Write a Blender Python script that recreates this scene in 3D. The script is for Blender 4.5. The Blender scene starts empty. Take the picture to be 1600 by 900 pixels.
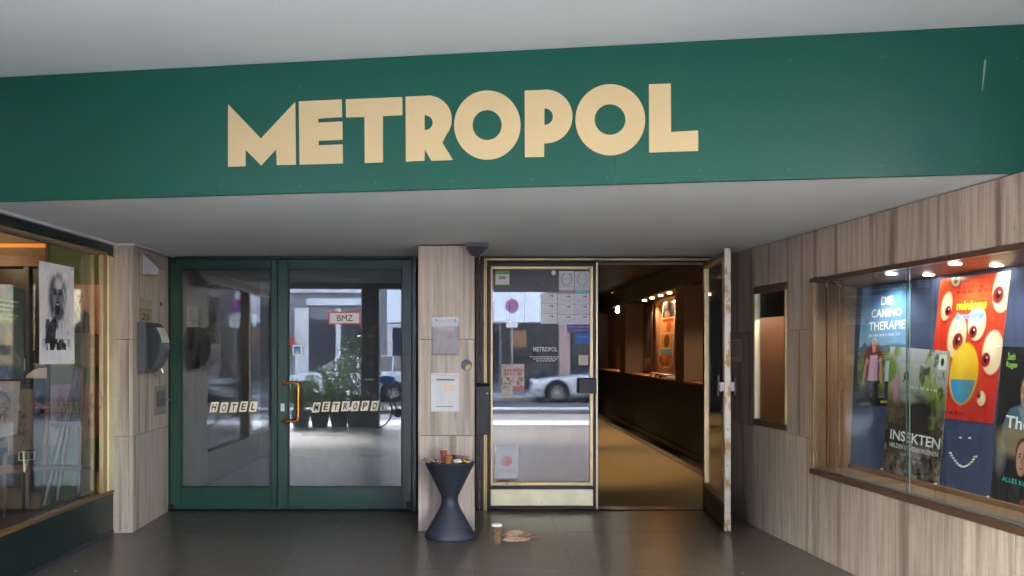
import bpy, math, random
import numpy as np
from mathutils import Vector, Matrix
R = math.radians
random.seed(7)
scene = bpy.context.scene
C = scene.collection

# ------------------------------------------------------------------ camera, world, light, exposure
cam_d = bpy.data.cameras.new('camera')
cam = bpy.data.objects.new('camera', cam_d); C.objects.link(cam)
cam.location = (0, 0, 1.5); cam.rotation_euler = (R(90), 0, 0)
cam_d.sensor_width = 36; cam_d.lens = 36 * 1400 / 1600
cam_d.shift_x = 60 / 1600; cam_d.shift_y = 97 / 1600
cam_d.clip_end = 500; cam_d.clip_start = 0.05
scene.camera = cam

world = bpy.data.worlds.new('World'); scene.world = world; world.use_nodes = True
wn = world.node_tree.nodes; wl = world.node_tree.links
sky = wn.new('ShaderNodeTexSky'); sky.sky_type = 'NISHITA'; sky.sun_disc = False
SUN_EL, SUN_ROT = 37, 198
sky.sun_elevation = R(SUN_EL); sky.sun_rotation = R(SUN_ROT)
sky.dust_density = 1.5; sky.air_density = 1.2; sky.ozone_density = 1.5
wn['Background'].inputs[1].default_value = 0.15
wl.new(sky.outputs[0], wn['Background'].inputs[0])

sun_d = bpy.data.lights.new('sun', 'SUN'); sun_d.energy = 1.5; sun_d.angle = R(16); sun_d.color = (1, .99, .975)
sun = bpy.data.objects.new('sun', sun_d); C.objects.link(sun)
# Nishita: rotation 0 = +Y, turning clockwise seen from above
sd = Vector((math.sin(R(SUN_ROT)) * math.cos(R(SUN_EL)), math.cos(R(SUN_ROT)) * math.cos(R(SUN_EL)), math.sin(R(SUN_EL))))
sun.rotation_euler = (-sd).to_track_quat('-Z', 'Y').to_euler()
sun.location = (0, -10, 30)

scene.view_settings.view_transform = 'Standard'; scene.view_settings.look = 'None'
scene.view_settings.exposure = 5.22; scene.view_settings.gamma = 1
scene.render.engine = 'CYCLES'
cy = scene.cycles
cy.use_denoising = True
cy.max_bounces = 12; cy.diffuse_bounces = 6; cy.glossy_bounces = 6; cy.transparent_max_bounces = 24; cy.transmission_bounces = 6
cy.sample_clamp_indirect = 0.5; cy.caustics_reflective = False; cy.caustics_refractive = False

# ------------------------------------------------------------------ helpers
def lin(c):
    c = np.asarray(c, float) / 255.0
    return np.where(c <= .04045, c / 12.92, ((c + .055) / 1.055) ** 2.4)
def L4(c): return tuple(lin(c)) + (1.0,)

def new_mat(name):
    m = bpy.data.materials.new(name); m.use_nodes = True
    nt = m.node_tree; b = nt.nodes['Principled BSDF']
    return m, nt, b
def N(nt, t, **k):
    n = nt.nodes.new(t)
    for a, v in k.items(): setattr(n, a, v)
    return n
def ramp(nt, stops):
    r = nt.nodes.new('ShaderNodeValToRGB'); e = r.color_ramp.elements
    e[0].position, e[0].color = stops[0]; e[1].position, e[1].color = stops[-1]
    for p, c in stops[1:-1]:
        x = e.new(p); x.color = c
    return r
def pos_scaled(nt, scale, obj_random=0.0):
    g = nt.nodes.new('ShaderNodeNewGeometry'); m = nt.nodes.new('ShaderNodeVectorMath'); m.operation = 'MULTIPLY'
    m.inputs[1].default_value = scale; nt.links.new(g.outputs['Position'], m.inputs[0])
    if obj_random:
        oi = nt.nodes.new('ShaderNodeObjectInfo'); s = nt.nodes.new('ShaderNodeMath'); s.operation = 'MULTIPLY'
        s.inputs[1].default_value = obj_random; nt.links.new(oi.outputs['Random'], s.inputs[0])
        a = nt.nodes.new('ShaderNodeVectorMath'); a.operation = 'ADD'
        nt.links.new(m.outputs[0], a.inputs[0]); nt.links.new(s.outputs[0], a.inputs[1])
        return a.outputs[0]
    return m.outputs[0]
def basic(name, rgb, rough=.5, metal=0, vary=.12, scale=8, bump=0.0, bscale=60, spec=.5, coat=0, emit=None, estr=0, rvary=.1):
    m, nt, b = new_mat(name)
    c = lin(rgb)
    n = N(nt, 'ShaderNodeTexNoise'); n.inputs['Scale'].default_value = scale; n.inputs['Detail'].default_value = 6
    nt.links.new(pos_scaled(nt, (1, 1, 1)), n.inputs['Vector'])
    r = ramp(nt, [(.25, tuple(c * (1 - vary)) + (1,)), (.75, tuple(np.minimum(c * (1 + vary), 1)) + (1,))])
    nt.links.new(n.outputs['Fac'], r.inputs[0]); nt.links.new(r.outputs[0], b.inputs['Base Color'])
    mr = N(nt, 'ShaderNodeMapRange'); mr.inputs['To Min'].default_value = max(0, rough - rvary); mr.inputs['To Max'].default_value = min(1, rough + rvary)
    nt.links.new(n.outputs['Fac'], mr.inputs['Value']); nt.links.new(mr.outputs[0], b.inputs['Roughness'])
    b.inputs['Metallic'].default_value = metal; b.inputs['Specular IOR Level'].default_value = spec
    b.inputs['Coat Weight'].default_value = coat
    if bump:
        n2 = N(nt, 'ShaderNodeTexNoise'); n2.inputs['Scale'].default_value = bscale; n2.inputs['Detail'].default_value = 4
        nt.links.new(pos_scaled(nt, (1, 1, 1)), n2.inputs['Vector'])
        bp = N(nt, 'ShaderNodeBump'); bp.inputs['Strength'].default_value = bump; bp.inputs['Distance'].default_value = .004
        nt.links.new(n2.outputs['Fac'], bp.inputs['Height']); nt.links.new(bp.outputs[0], b.inputs['Normal'])
    if emit is not None:
        b.inputs['Emission Color'].default_value = L4(emit); b.inputs['Emission Strength'].default_value = estr
    return m
def worn(name, rgb, under, rough=.35, metal=0, amount=.5, scale=14, stretch=(1, 1, 1), spec=.5, fine=80):
    """paint or anodising with an under-colour showing through in scuffs"""
    m, nt, b = new_mat(name)
    n = N(nt, 'ShaderNodeTexNoise'); n.inputs['Scale'].default_value = scale; n.inputs['Detail'].default_value = 10; n.inputs['Roughness'].default_value = .7
    nt.links.new(pos_scaled(nt, stretch), n.inputs['Vector'])
    r = ramp(nt, [(amount, (0, 0, 0, 1)), (amount + .06, (1, 1, 1, 1))])
    nt.links.new(n.outputs['Fac'], r.inputs[0])
    n2 = N(nt, 'ShaderNodeTexNoise'); n2.inputs['Scale'].default_value = 3; n2.inputs['Detail'].default_value = 5
    nt.links.new(pos_scaled(nt, (1, 1, 1)), n2.inputs['Vector'])
    c = lin(rgb); r2 = ramp(nt, [(.3, tuple(c * .82) + (1,)), (.7, tuple(np.minimum(c * 1.12, 1)) + (1,))]); nt.links.new(n2.outputs['Fac'], r2.inputs[0])
    mx = N(nt, 'ShaderNodeMix', data_type='RGBA'); nt.links.new(r.outputs[0], mx.inputs[0])
    nt.links.new(r2.outputs[0], mx.inputs[6]); mx.inputs[7].default_value = L4(under)
    nt.links.new(mx.outputs[2], b.inputs['Base Color'])
    mr = N(nt, 'ShaderNodeMapRange'); mr.inputs['To Min'].default_value = max(.05, rough - .12); mr.inputs['To Max'].default_value = rough + .15
    nt.links.new(n2.outputs['Fac'], mr.inputs['Value']); nt.links.new(mr.outputs[0], b.inputs['Roughness'])
    b.inputs['Metallic'].default_value = metal; b.inputs['Specular IOR Level'].default_value = spec
    n3 = N(nt, 'ShaderNodeTexNoise'); n3.inputs['Scale'].default_value = fine
    nt.links.new(pos_scaled(nt, (1, 1, 1)), n3.inputs['Vector'])
    bp = N(nt, 'ShaderNodeBump'); bp.inputs['Strength'].default_value = .12; bp.inputs['Distance'].default_value = .002
    nt.links.new(n3.outputs['Fac'], bp.inputs['Height']); nt.links.new(bp.outputs[0], b.inputs['Normal'])
    return m
def glass(name, refl, tint=(235, 240, 240), rough=.0, dust=.03, f0=.0):
    m, nt, b = new_mat(name); nt.nodes.remove(b)
    out = nt.nodes['Material Output']
    tr = N(nt, 'ShaderNodeBsdfTransparent'); tr.inputs[0].default_value = L4(tint)
    gl = N(nt, 'ShaderNodeBsdfGlossy'); gl.inputs['Roughness'].default_value = rough; gl.inputs['Color'].default_value = (.95, .97, 1, 1)
    ge = N(nt, 'ShaderNodeNewGeometry'); dt = N(nt, 'ShaderNodeVectorMath', operation='DOT_PRODUCT'); nt.links.new(ge.outputs['Incoming'], dt.inputs[0]); nt.links.new(ge.outputs['Normal'], dt.inputs[1])
    ab = N(nt, 'ShaderNodeMath', operation='ABSOLUTE'); nt.links.new(dt.outputs['Value'], ab.inputs[0])
    om = N(nt, 'ShaderNodeMath', operation='SUBTRACT'); om.inputs[0].default_value = 1; nt.links.new(ab.outputs[0], om.inputs[1])
    pw = N(nt, 'ShaderNodeMath', operation='POWER'); pw.inputs[1].default_value = 5; nt.links.new(om.outputs[0], pw.inputs[0])
    mr = N(nt, 'ShaderNodeMapRange'); mr.inputs['To Min'].default_value = refl; mr.inputs['To Max'].default_value = 1
    nt.links.new(pw.outputs[0], mr.inputs['Value'])
    mx = N(nt, 'ShaderNodeMixShader'); nt.links.new(mr.outputs[0], mx.inputs[0]); nt.links.new(tr.outputs[0], mx.inputs[1]); nt.links.new(gl.outputs[0], mx.inputs[2])
    df = N(nt, 'ShaderNodeBsdfDiffuse'); df.inputs[0].default_value = (.5, .5, .5, 1)
    n = N(nt, 'ShaderNodeTexNoise'); n.inputs['Scale'].default_value = 9; n.inputs['Detail'].default_value = 9; n.inputs['Roughness'].default_value = .75
    nt.links.new(pos_scaled(nt, (1, 1, .5)), n.inputs['Vector'])
    r = N(nt, 'ShaderNodeMapRange'); r.inputs['From Min'].default_value = .35; r.inputs['From Max'].default_value = .8; r.inputs['To Min'].default_value = dust * .4; r.inputs['To Max'].default_value = dust * 3
    nt.links.new(n.outputs['Fac'], r.inputs['Value'])
    m2 = N(nt, 'ShaderNodeMixShader'); nt.links.new(r.outputs[0], m2.inputs[0]); nt.links.new(mx.outputs[0], m2.inputs[1]); nt.links.new(df.outputs[0], m2.inputs[2])
    nt.links.new(m2.outputs[0], out.inputs[0])
    return m
def travertine(name, light, mid, dark):
    m, nt, b = new_mat(name)
    v = pos_scaled(nt, (13, 13, .6), 37)
    w = N(nt, 'ShaderNodeTexNoise'); w.inputs['Scale'].default_value = 1; w.inputs['Detail'].default_value = 7; w.inputs['Roughness'].default_value = .5; w.inputs['Distortion'].default_value = .25
    nt.links.new(v, w.inputs['Vector'])
    r = ramp(nt, [(.30, L4(dark)), (.42, L4(mid)), (.52, L4(light)), (.60, L4(mid)), (.72, L4(light))])
    nt.links.new(w.outputs['Fac'], r.inputs[0])
    v2 = pos_scaled(nt, (42, 42, 1.6), 91)
    f = N(nt, 'ShaderNodeTexNoise'); f.inputs['Scale'].default_value = 1; f.inputs['Detail'].default_value = 5; f.inputs['Roughness'].default_value = .6; f.inputs['Distortion'].default_value = .6
    nt.links.new(v2, f.inputs['Vector'])
    r2 = ramp(nt, [(.30, (.5, .47, .45, 1)), (.37, (.9, .89, .88, 1)), (.6, (1, 1, 1, 1)), (.75, (1.08, 1.08, 1.08, 1))]); nt.links.new(f.outputs['Fac'], r2.inputs[0])
    mx = N(nt, 'ShaderNodeMix', data_type='RGBA', blend_type='MULTIPLY'); mx.inputs[0].default_value = .8
    nt.links.new(r.outputs[0], mx.inputs[6]); nt.links.new(r2.outputs[0], mx.inputs[7])
    # pits, in vertical rows
    p = N(nt, 'ShaderNodeTexNoise'); p.inputs['Scale'].default_value = 1; p.inputs['Detail'].default_value = 3
    nt.links.new(pos_scaled(nt, (110, 110, 60), 11), p.inputs['Vector'])
    r3 = ramp(nt, [(.30, (.55, .52, .5, 1)), (.36, (1, 1, 1, 1))]); nt.links.new(p.outputs['Fac'], r3.inputs[0])
    m3 = N(nt, 'ShaderNodeMix', data_type='RGBA', blend_type='MULTIPLY'); m3.inputs[0].default_value = 1
    nt.links.new(mx.outputs[2], m3.inputs[6]); nt.links.new(r3.outputs[0], m3.inputs[7])
    # each slab its own tone
    oi = N(nt, 'ShaderNodeObjectInfo'); mr = N(nt, 'ShaderNodeMapRange'); mr.inputs['To Min'].default_value = .84; mr.inputs['To Max'].default_value = 1.1
    nt.links.new(oi.outputs['Random'], mr.inputs['Value'])
    m4 = N(nt, 'ShaderNodeVectorMath', operation='SCALE'); nt.links.new(m3.outputs[2], m4.inputs[0]); nt.links.new(mr.outputs[0], m4.inputs['Scale'])
    nt.links.new(m4.outputs[0], b.inputs['Base Color'])
    b.inputs['Roughness'].default_value = .42
    bp = N(nt, 'ShaderNodeBump'); bp.inputs['Strength'].default_value = .5; bp.inputs['Distance'].default_value = .004
    ad = N(nt, 'ShaderNodeMath', operation='ADD'); nt.links.new(f.outputs['Fac'], ad.inputs[0]); nt.links.new(r3.outputs[0], ad.inputs[1])
    nt.links.new(ad.outputs[0], bp.inputs['Height']); nt.links.new(bp.outputs[0], b.inputs['Normal'])
    return m
def terrazzo(name):
    m, nt, b = new_mat(name)
    sp_ = N(nt, 'ShaderNodeTexNoise'); sp_.inputs['Scale'].default_value = 1; sp_.inputs['Detail'].default_value = 3; sp_.inputs['Roughness'].default_value = .7; nt.links.new(pos_scaled(nt, (85, 85, 85)), sp_.inputs['Vector'])
    r = ramp(nt, [(.34, L4((54, 48, 42))), (.47, L4((82, 74, 66))), (.56, L4((96, 87, 78))), (.66, L4((158, 144, 124)))])
    nt.links.new(sp_.outputs['Fac'], r.inputs[0])
    n = N(nt, 'ShaderNodeTexNoise'); n.inputs['Scale'].default_value = 1.7; n.inputs['Detail'].default_value = 8; n.inputs['Roughness'].default_value = .62
    nt.links.new(pos_scaled(nt, (1, 1, 1), 3), n.inputs['Vector'])
    r2 = ramp(nt, [(.28, (.74, .74, .76, 1)), (.5, (.98, .98, .98, 1)), (.62, (1.04, 1.03, 1.02, 1)), (.75, (1.3, 1.27, 1.23, 1))]); nt.links.new(n.outputs['Fac'], r2.inputs[0])
    mx = N(nt, 'ShaderNodeMix', data_type='RGBA', blend_type='MULTIPLY'); mx.inputs[0].default_value = 1
    nt.links.new(r.outputs[0], mx.inputs[6]); nt.links.new(r2.outputs[0], mx.inputs[7]); nt.links.new(mx.outputs[2], b.inputs['Base Color'])
    b.inputs['Roughness'].default_value = .285
    b.inputs['Specular IOR Level'].default_value = .55
    return m
def printed(name, rough=.5, spec=.5):
    m, nt, b = new_mat(name)
    a = N(nt, 'ShaderNodeAttribute', attribute_name='ink'); nt.links.new(a.outputs['Color'], b.inputs['Base Color'])
    b.inputs['Roughness'].default_value = rough; b.inputs['Specular IOR Level'].default_value = spec
    return m
def emitter(name, rgb, strength):
    m, nt, b = new_mat(name)
    b.inputs['Base Color'].default_value = L4(rgb)
    b.inputs['Emission Color'].default_value = L4(rgb); b.inputs['Emission Strength'].default_value = strength
    return m

M = dict(
    trav=travertine('travertine', (194, 178, 165), (174, 157, 144), (136, 119, 107)),
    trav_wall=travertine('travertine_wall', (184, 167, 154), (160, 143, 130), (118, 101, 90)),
    terr=terrazzo('terrazzo'),
    soffit=basic('soffit_paint', (216, 226, 228), .75, vary=.03, scale=1.5, bump=.25, bscale=160),
    ceil=basic('ceiling_paint', (198, 206, 208), .8, vary=.025, scale=1.2, bump=.25, bscale=160),
    fascia=basic('fascia_green_paint', (0, 76, 61), .34, vary=.05, scale=1.3, rvary=.0, bump=.03, bscale=90, spec=.45),
    cream=basic('cream_sign_paint', (194, 172, 128), .45, vary=.03, scale=3),
    door_green=worn('door_green_paint', (5, 54, 44), (38, 62, 54), .32, amount=.68, scale=18, spec=.5),
    shop_green=basic('shop_green_paint', (5, 27, 23), .35, vary=.2, scale=3, rvary=.1),
    gold=worn('gold_anodised_aluminium', (186, 162, 122), (120, 98, 66), .34, metal=.75, amount=.62, scale=22, stretch=(1, 1, .25)),
    palegold=worn('pale_champagne_aluminium', (226, 214, 178), (160, 145, 108), .38, metal=.55, amount=.66, scale=22, stretch=(1, 1, .3)),
    kick=worn('scuffed_kick_plate', (232, 222, 188), (176, 160, 122), .32, metal=.35, amount=.64, scale=26),
    edge=worn('worn_door_edge', (206, 198, 184), (158, 126, 72), .42, metal=.5, amount=.52, scale=12, stretch=(1, 1, .5)),
    bronze=worn('dark_bronze_aluminium', (44, 40, 44), (80, 70, 62), .34, metal=.6, amount=.68, scale=20),
    brass=basic('polished_brass', (196, 120, 54), .25, metal=1, vary=.15, scale=30),
    steel=basic('brushed_steel', (150, 150, 152), .35, metal=1, vary=.1),
    white=basic('white_paint', (222, 222, 224), .5, vary=.03),
    trimwhite=basic('white_trim', (205, 205, 215), .5, vary=.03),
    black=basic('black_plastic', (18, 18, 20), .4, vary=.1),
    granite=basic('black_speckled_pad', (26, 26, 30), .5, vary=.6, scale=120),
    char=worn('charcoal_plastic', (46, 52, 64), (78, 82, 92), .5, amount=.66, scale=16, fine=140),
    slate=basic('slate_grey_metal', (70, 72, 82), .42, vary=.12, scale=9),
    lamp_grey=basic('pale_grey_lamp_body', (150, 154, 165), .4, vary=.05),
    wood=basic('brown_wood_frame', (78, 56, 44), .38, vary=.2, scale=14),
    woodl=basic('light_wood_lining', (136, 106, 78), .5, vary=.14, scale=10),
    oak=basic('orange_oak_panel', (130, 88, 56), .45, vary=.12, scale=8),
    felt=basic('blue_felt_board', (48, 62, 98), .95, vary=.1, scale=30, bump=.4, bscale=500),
    glass=glass('door_glass', .07, dust=.045, tint=(222, 226, 230)),
    shopglass=glass('shop_glass', .02, dust=.003),
    caseglass=glass('case_glass', .025, dust=.006),
    edgeglass=basic('green_glass_edge', (110, 140, 132), .15, vary=.1),
    navy=basic('dark_corridor_paint', (20, 22, 34), .6, vary=.1),
    pitch=basic('black_ceiling_paint', (9, 9, 12), .7, vary=.1),
    carpet=basic('warm_lit_corridor_floor', (104, 90, 60), .7, vary=.22, scale=24, rvary=.05, bump=.3, bscale=300),  # warm corridor light on the terrazzo, put into an ochre base colour
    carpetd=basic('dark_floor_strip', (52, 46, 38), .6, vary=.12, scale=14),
    tan=basic('tan_niche_panel', (128, 92, 66), .6, vary=.08, scale=5),
    taupe=basic('taupe_pilaster', (104, 88, 74), .6, vary=.08),
    lobby=basic('grey_lobby_paint', (120, 118, 124), .7, vary=.04),
    lobbyfloor=basic('lobby_tile', (90, 88, 92), .35, vary=.1),
    shopwall=basic('olive_green_wall', (92, 112, 60), .8, vary=.05),
    shopbeige=basic('shop_beige_plaster', (140, 124, 98), .8, vary=.05),
    shopdark=basic('dark_wood_cabinet', (46, 26, 18), .4, vary=.25, scale=12),
    redwood=basic('dark_red_wood', (74, 26, 24), .4, vary=.25, scale=20),
    orange=basic('orange_wood', (130, 76, 40), .5, vary=.15),
    ink=printed('printed_paper', .45), inkgloss=printed('glossy_print', .22), inkmatte=printed('matte_print', .8),
    paper=basic('white_paper', (225, 222, 222), .7, vary=.04),
    acryl=glass('acrylic_sheet', .03, dust=.06, tint=(246, 244, 246)),
    black_film=basic('black_film', (22, 21, 24), .3, vary=.1),
    asphalt=basic('asphalt', (78, 78, 82), .85, vary=.15, scale=5, bump=.6, bscale=90),
    paving=basic('concrete_paving', (168, 168, 170), .75, vary=.14, scale=3, bump=.4, bscale=60),
    kerb=basic('kerb_stone', (136, 134, 132), .7, vary=.1),
    silver=basic('silver_car_paint', (196, 201, 208), .25, metal=.35, vary=.03, coat=.8),
    tyre=basic('tyre_rubber', (22, 22, 24), .8, vary=.1),
    carglass=basic('dark_car_glass', (24, 28, 34), .06, vary=.02, spec=.9),
    leaf=basic('green_leaf', (84, 136, 56), .45, vary=.4, scale=9),
    stem=basic('brown_stem', (84, 66, 44), .8),
    potgreen=basic('dark_green_pot', (26, 62, 50), .45),
    pillar_blue=basic('dark_blue_pillar', (34, 38, 56), .35, vary=.3, scale=9),
    facade1=basic('grey_render', (118, 118, 122), .8, vary=.06, scale=2),
    facade2=basic('pale_render', (202, 202, 202), .8, vary=.06, scale=2),
    facade3=basic('dark_shopfront', (40, 38, 44), .4, vary=.2),
    pinkstone=basic('pink_stone', (168, 138, 132), .6, vary=.1),
    signwhite=basic('white_signboard', (226, 230, 238), .5, vary=.02),
    blue=basic('blue_sign', (20, 96, 190), .4), purple=basic('violet_sign', (80, 80, 168), .4),
    red=basic('red_paint', (196, 30, 34), .4), yellow=basic('yellow_plastic', (214, 160, 30), .5),
    saddleblue=basic('blue_cover', (30, 130, 210), .5),
    winglass=basic('far_window_glass', (40, 46, 56), .08, vary=.3, spec=.9),
    text_dark=basic('dark_lettering', (28, 26, 30), .6), text_white=basic('white_lettering', (236, 236, 232), .6),
    text_green=basic('green_lettering', (150, 200, 70), .6), text_teal=basic('teal_lettering', (40, 200, 190), .6),
    text_yellow=basic('yellow_lettering', (236, 222, 30), .5), text_blue=basic('blue_lettering', (40, 160, 226), .5),
    text_red=basic('red_lettering', (200, 60, 60), .6), text_pink=basic('pink_lettering', (240, 190, 190), .6), text_lime=basic('lime_lettering', (190, 190, 70), .6),
    spot=emitter('spot_lens', (255, 240, 215), 3), warmspot=emitter('warm_spot_lens', (255, 190, 110), 2),
    strip=emitter('orange_light_strip', (255, 150, 60), .022), tiny=emitter('tiny_bulb', (255, 170, 90), .3),
    cup=basic('pink_cup', (196, 96, 96), .5), cuplid=basic('white_lid', (226, 222, 220), .4), napkin=basic('brown_napkin', (170, 138, 118), .9, vary=.15, scale=30),
    kraft=basic('kraft_paper', (176, 124, 76), .8), foilgold=basic('gold_foil', (206, 170, 50), .25, metal=.8), foilviolet=basic('violet_wrapper', (160, 110, 150), .35),
    cigash=basic('grey_sand', (110, 100, 92), .95, vary=.3, scale=60, bump=.8),
)

class MB:
    """collects faces; .slot picks the material slot of the faces that follow"""
    def __init__(s): s.v = []; s.f = []; s.m = []; s.slot = 0; s.fn = None
    def add(s, vs, fs):
        b = len(s.v)
        if s.fn: vs = [s.fn(*v) for v in vs]
        s.v += [tuple(v) for v in vs]
        for f in fs: s.f.append(tuple(b + i for i in f)); s.m.append(s.slot)
        return s
    def box(s, x0, x1, y0, y1, z0, z1):
        return s.add([(x0, y0, z0), (x1, y0, z0), (x1, y1, z0), (x0, y1, z0), (x0, y0, z1), (x1, y0, z1), (x1, y1, z1), (x0, y1, z1)],
                     [(0, 3, 2, 1), (4, 5, 6, 7), (0, 1, 5, 4), (1, 2, 6, 5), (2, 3, 7, 6), (3, 0, 4, 7)])
    def bbox(s, x0, x1, y0, y1, z0, z1, c=.003):
        """box with chamfered edges along all three axes"""
        vs = []; 
        P = [(x0, x1), (y0, y1), (z0, z1)]
        import itertools
        idx = {}
        for k, (sx, sy, sz) in enumerate(itertools.product((0, 1), repeat=3)):
            for ax in range(3):
                q = []
                for a, sg in enumerate((sx, sy, sz)):
                    base = P[a][sg]; q.append(base if a == ax else base + (c if sg == 0 else -c))
                idx[(sx, sy, sz, ax)] = len(vs); vs.append(tuple(q))
        fs = []
        for ax in range(3):
            o = [a for a in range(3) if a != ax]
            for sg in (0, 1):
                loop = []
                for (p, q) in ((0, 0), (1, 0), (1, 1), (0, 1)):
                    t = [0, 0, 0]; t[ax] = sg; t[o[0]] = p; t[o[1]] = q; loop.append(idx[(*t, ax)])
                fs.append(tuple(loop))
        for ax in range(3):
            o = [a for a in range(3) if a != ax]
            for (p, q) in ((0, 0), (1, 0), (1, 1), (0, 1)):
                t0 = [0, 0, 0]; t1 = [0, 0, 0]; t1[ax] = 1
                for t in (t0, t1): t[o[0]] = p; t[o[1]] = q
                fs.append((idx[(*t0, o[0])], idx[(*t1, o[0])], idx[(*t1, o[1])], idx[(*t0, o[1])]))
        for c3 in itertools.product((0, 1), repeat=3): fs.append(tuple(idx[(*c3, a)] for a in range(3)))
        return s.add(vs, fs)
    def prism(s, poly, h):
        """poly: list of 3-D points; h: offset vector"""
        n = len(poly); h = Vector(h)
        vs = [Vector(p) for p in poly] + [Vector(p) + h for p in poly]
        return s.add(vs, [tuple(range(n)), tuple(range(2 * n - 1, n - 1, -1))] + [(i, i + n, (i + 1) % n + n, (i + 1) % n) for i in range(n)])
    def ring(s, outer, inner, h):
        """two loops of equal count, extruded"""
        n = len(outer); h = Vector(h)
        vs = [Vector(p) for p in outer] + [Vector(p) for p in inner]; vs += [v + h for v in vs]
        fs = []
        for i in range(n):
            j = (i + 1) % n
            fs += [(i, j, n + j, n + i), (2 * n + i, 3 * n + i, 3 * n + j, 2 * n + j), (i, 2 * n + i, 2 * n + j, j), (n + i, n + j, 3 * n + j, 3 * n + i)]
        return s.add(vs, fs)
    def tube(s, pts, r, n=8, cap=True):
        pts = [Vector(p) for p in pts]; rs = r if isinstance(r, (list, tuple)) else [r] * len(pts)
        vs = []; up = None
        for i, p in enumerate(pts):
            d = (pts[min(i + 1, len(pts) - 1)] - pts[max(i - 1, 0)]).normalized()
            if up is None:
                up = Vector((0, 0, 1)) if abs(d.z) < .9 else Vector((1, 0, 0))
            a = d.cross(up).normalized(); bb = a.cross(d).normalized(); up = bb
            for k in range(n):
                t = 2 * math.pi * k / n; vs.append(p + (a * math.cos(t) + bb * math.sin(t)) * rs[i])
        fs = []
        for i in range(len(pts) - 1):
            for k in range(n):
                l = (k + 1) % n; fs.append((i * n + k, i * n + l, (i + 1) * n + l, (i + 1) * n + k))
        if cap: fs += [tuple(range(n - 1, -1, -1)), tuple((len(pts) - 1) * n + k for k in range(n))]
        return s.add(vs, fs)
    def lathe(s, prof, c=(0, 0, 0), n=32, axis='z', cap=True):
        vs = []; fs = []
        for (r, h) in prof:
            for k in range(n):
                t = 2 * math.pi * k / n; a, b = r * math.cos(t), r * math.sin(t)
                vs.append({'z': (c[0] + a, c[1] + b, c[2] + h), 'y': (c[0] + a, c[1] + h, c[2] + b), 'x': (c[0] + h, c[1] + a, c[2] + b)}[axis])
        m = len(prof)
        for i in range(m - 1):
            for k in range(n):
                l = (k + 1) % n; fs.append((i * n + k, i * n + l, (i + 1) * n + l, (i + 1) * n + k))
        if cap and prof[0][0] > 1e-6: fs.append(tuple(range(n - 1, -1, -1)))
        if cap and prof[-1][0] > 1e-6: fs.append(tuple((m - 1) * n + k for k in range(n)))
        return s.add(vs, fs)
    def loft(s, rings, cap=True):
        n = len(rings[0]); vs = [p for r in rings for p in r]; fs = []
        for i in range(len(rings) - 1):
            for k in range(n):
                l = (k + 1) % n; fs.append((i * n + k, i * n + l, (i + 1) * n + l, (i + 1) * n + k))
        if cap: fs += [tuple(range(n - 1, -1, -1)), tuple((len(rings) - 1) * n + k for k in range(n))]
        return s.add(vs, fs)

def wloc(o):
    v = Vector((0, 0, 0))
    while o is not None: v = v + o.location; o = o.parent
    return v
def put(name, mb, mats, parent=None, loc=None, smooth=False, **tags):
    """link the collected faces (given in world metres) as ONE object"""
    if not isinstance(mats, (list, tuple)): mats = [mats]
    off = wloc(parent) if parent else Vector(loc if loc is not None else (0, 0, 0))
    me = bpy.data.meshes.new(name)
    me.from_pydata([tuple(Vector(v) - off) for v in mb.v], [], mb.f)
    for m in mats: me.materials.append(m)
    me.polygons.foreach_set('material_index', mb.m)
    me.validate(); me.update()
    import bmesh
    bm = bmesh.new(); bm.from_mesh(me); bmesh.ops.recalc_face_normals(bm, faces=bm.faces); bm.to_mesh(me); bm.free()
    if smooth:
        me.polygons.foreach_set('use_smooth', [True] * len(me.polygons)); me.set_sharp_from_angle(angle=R(35))
    o = bpy.data.objects.new(name, me); C.objects.link(o)
    if parent: o.parent = parent
    else: o.location = off
    for k, v in tags.items(): o[k] = v
    return o
def thing(name, label, category, loc, group=None, rz=0):
    o = bpy.data.objects.new(name, None); C.objects.link(o); o.location = loc; o.rotation_euler = (0, 0, rz)
    o.empty_display_size = .1; o['label'] = label; o['category'] = category
    if group: o['group'] = group
    return o
def copy_thing(o, loc, label, rz=None):
    def cp(a, par):
        c = a.copy(); C.objects.link(c)
        if par: c.parent = par
        for ch in [x for x in bpy.data.objects if x.parent == a]: cp(ch, c)
        return c
    r = cp(o, None); r.location = loc; r['label'] = label
    if rz is not None: r.rotation_euler = (0, 0, rz)
    return r

FPX, CX, CYH, EYE = 1400.0, 740.0, 547.0, 1.5
def P(px, py, Y): return Vector(((px - CX) * Y / FPX, Y, EYE - (py - CYH) * Y / FPX))
def hit(px, py, p0, n):
    d = Vector(((px - CX) / FPX, 1, -(py - CYH) / FPX)); o = Vector((0, 0, EYE)); n = Vector(n)
    return o + d * ((Vector(p0) - o).dot(n) / d.dot(n))

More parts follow.
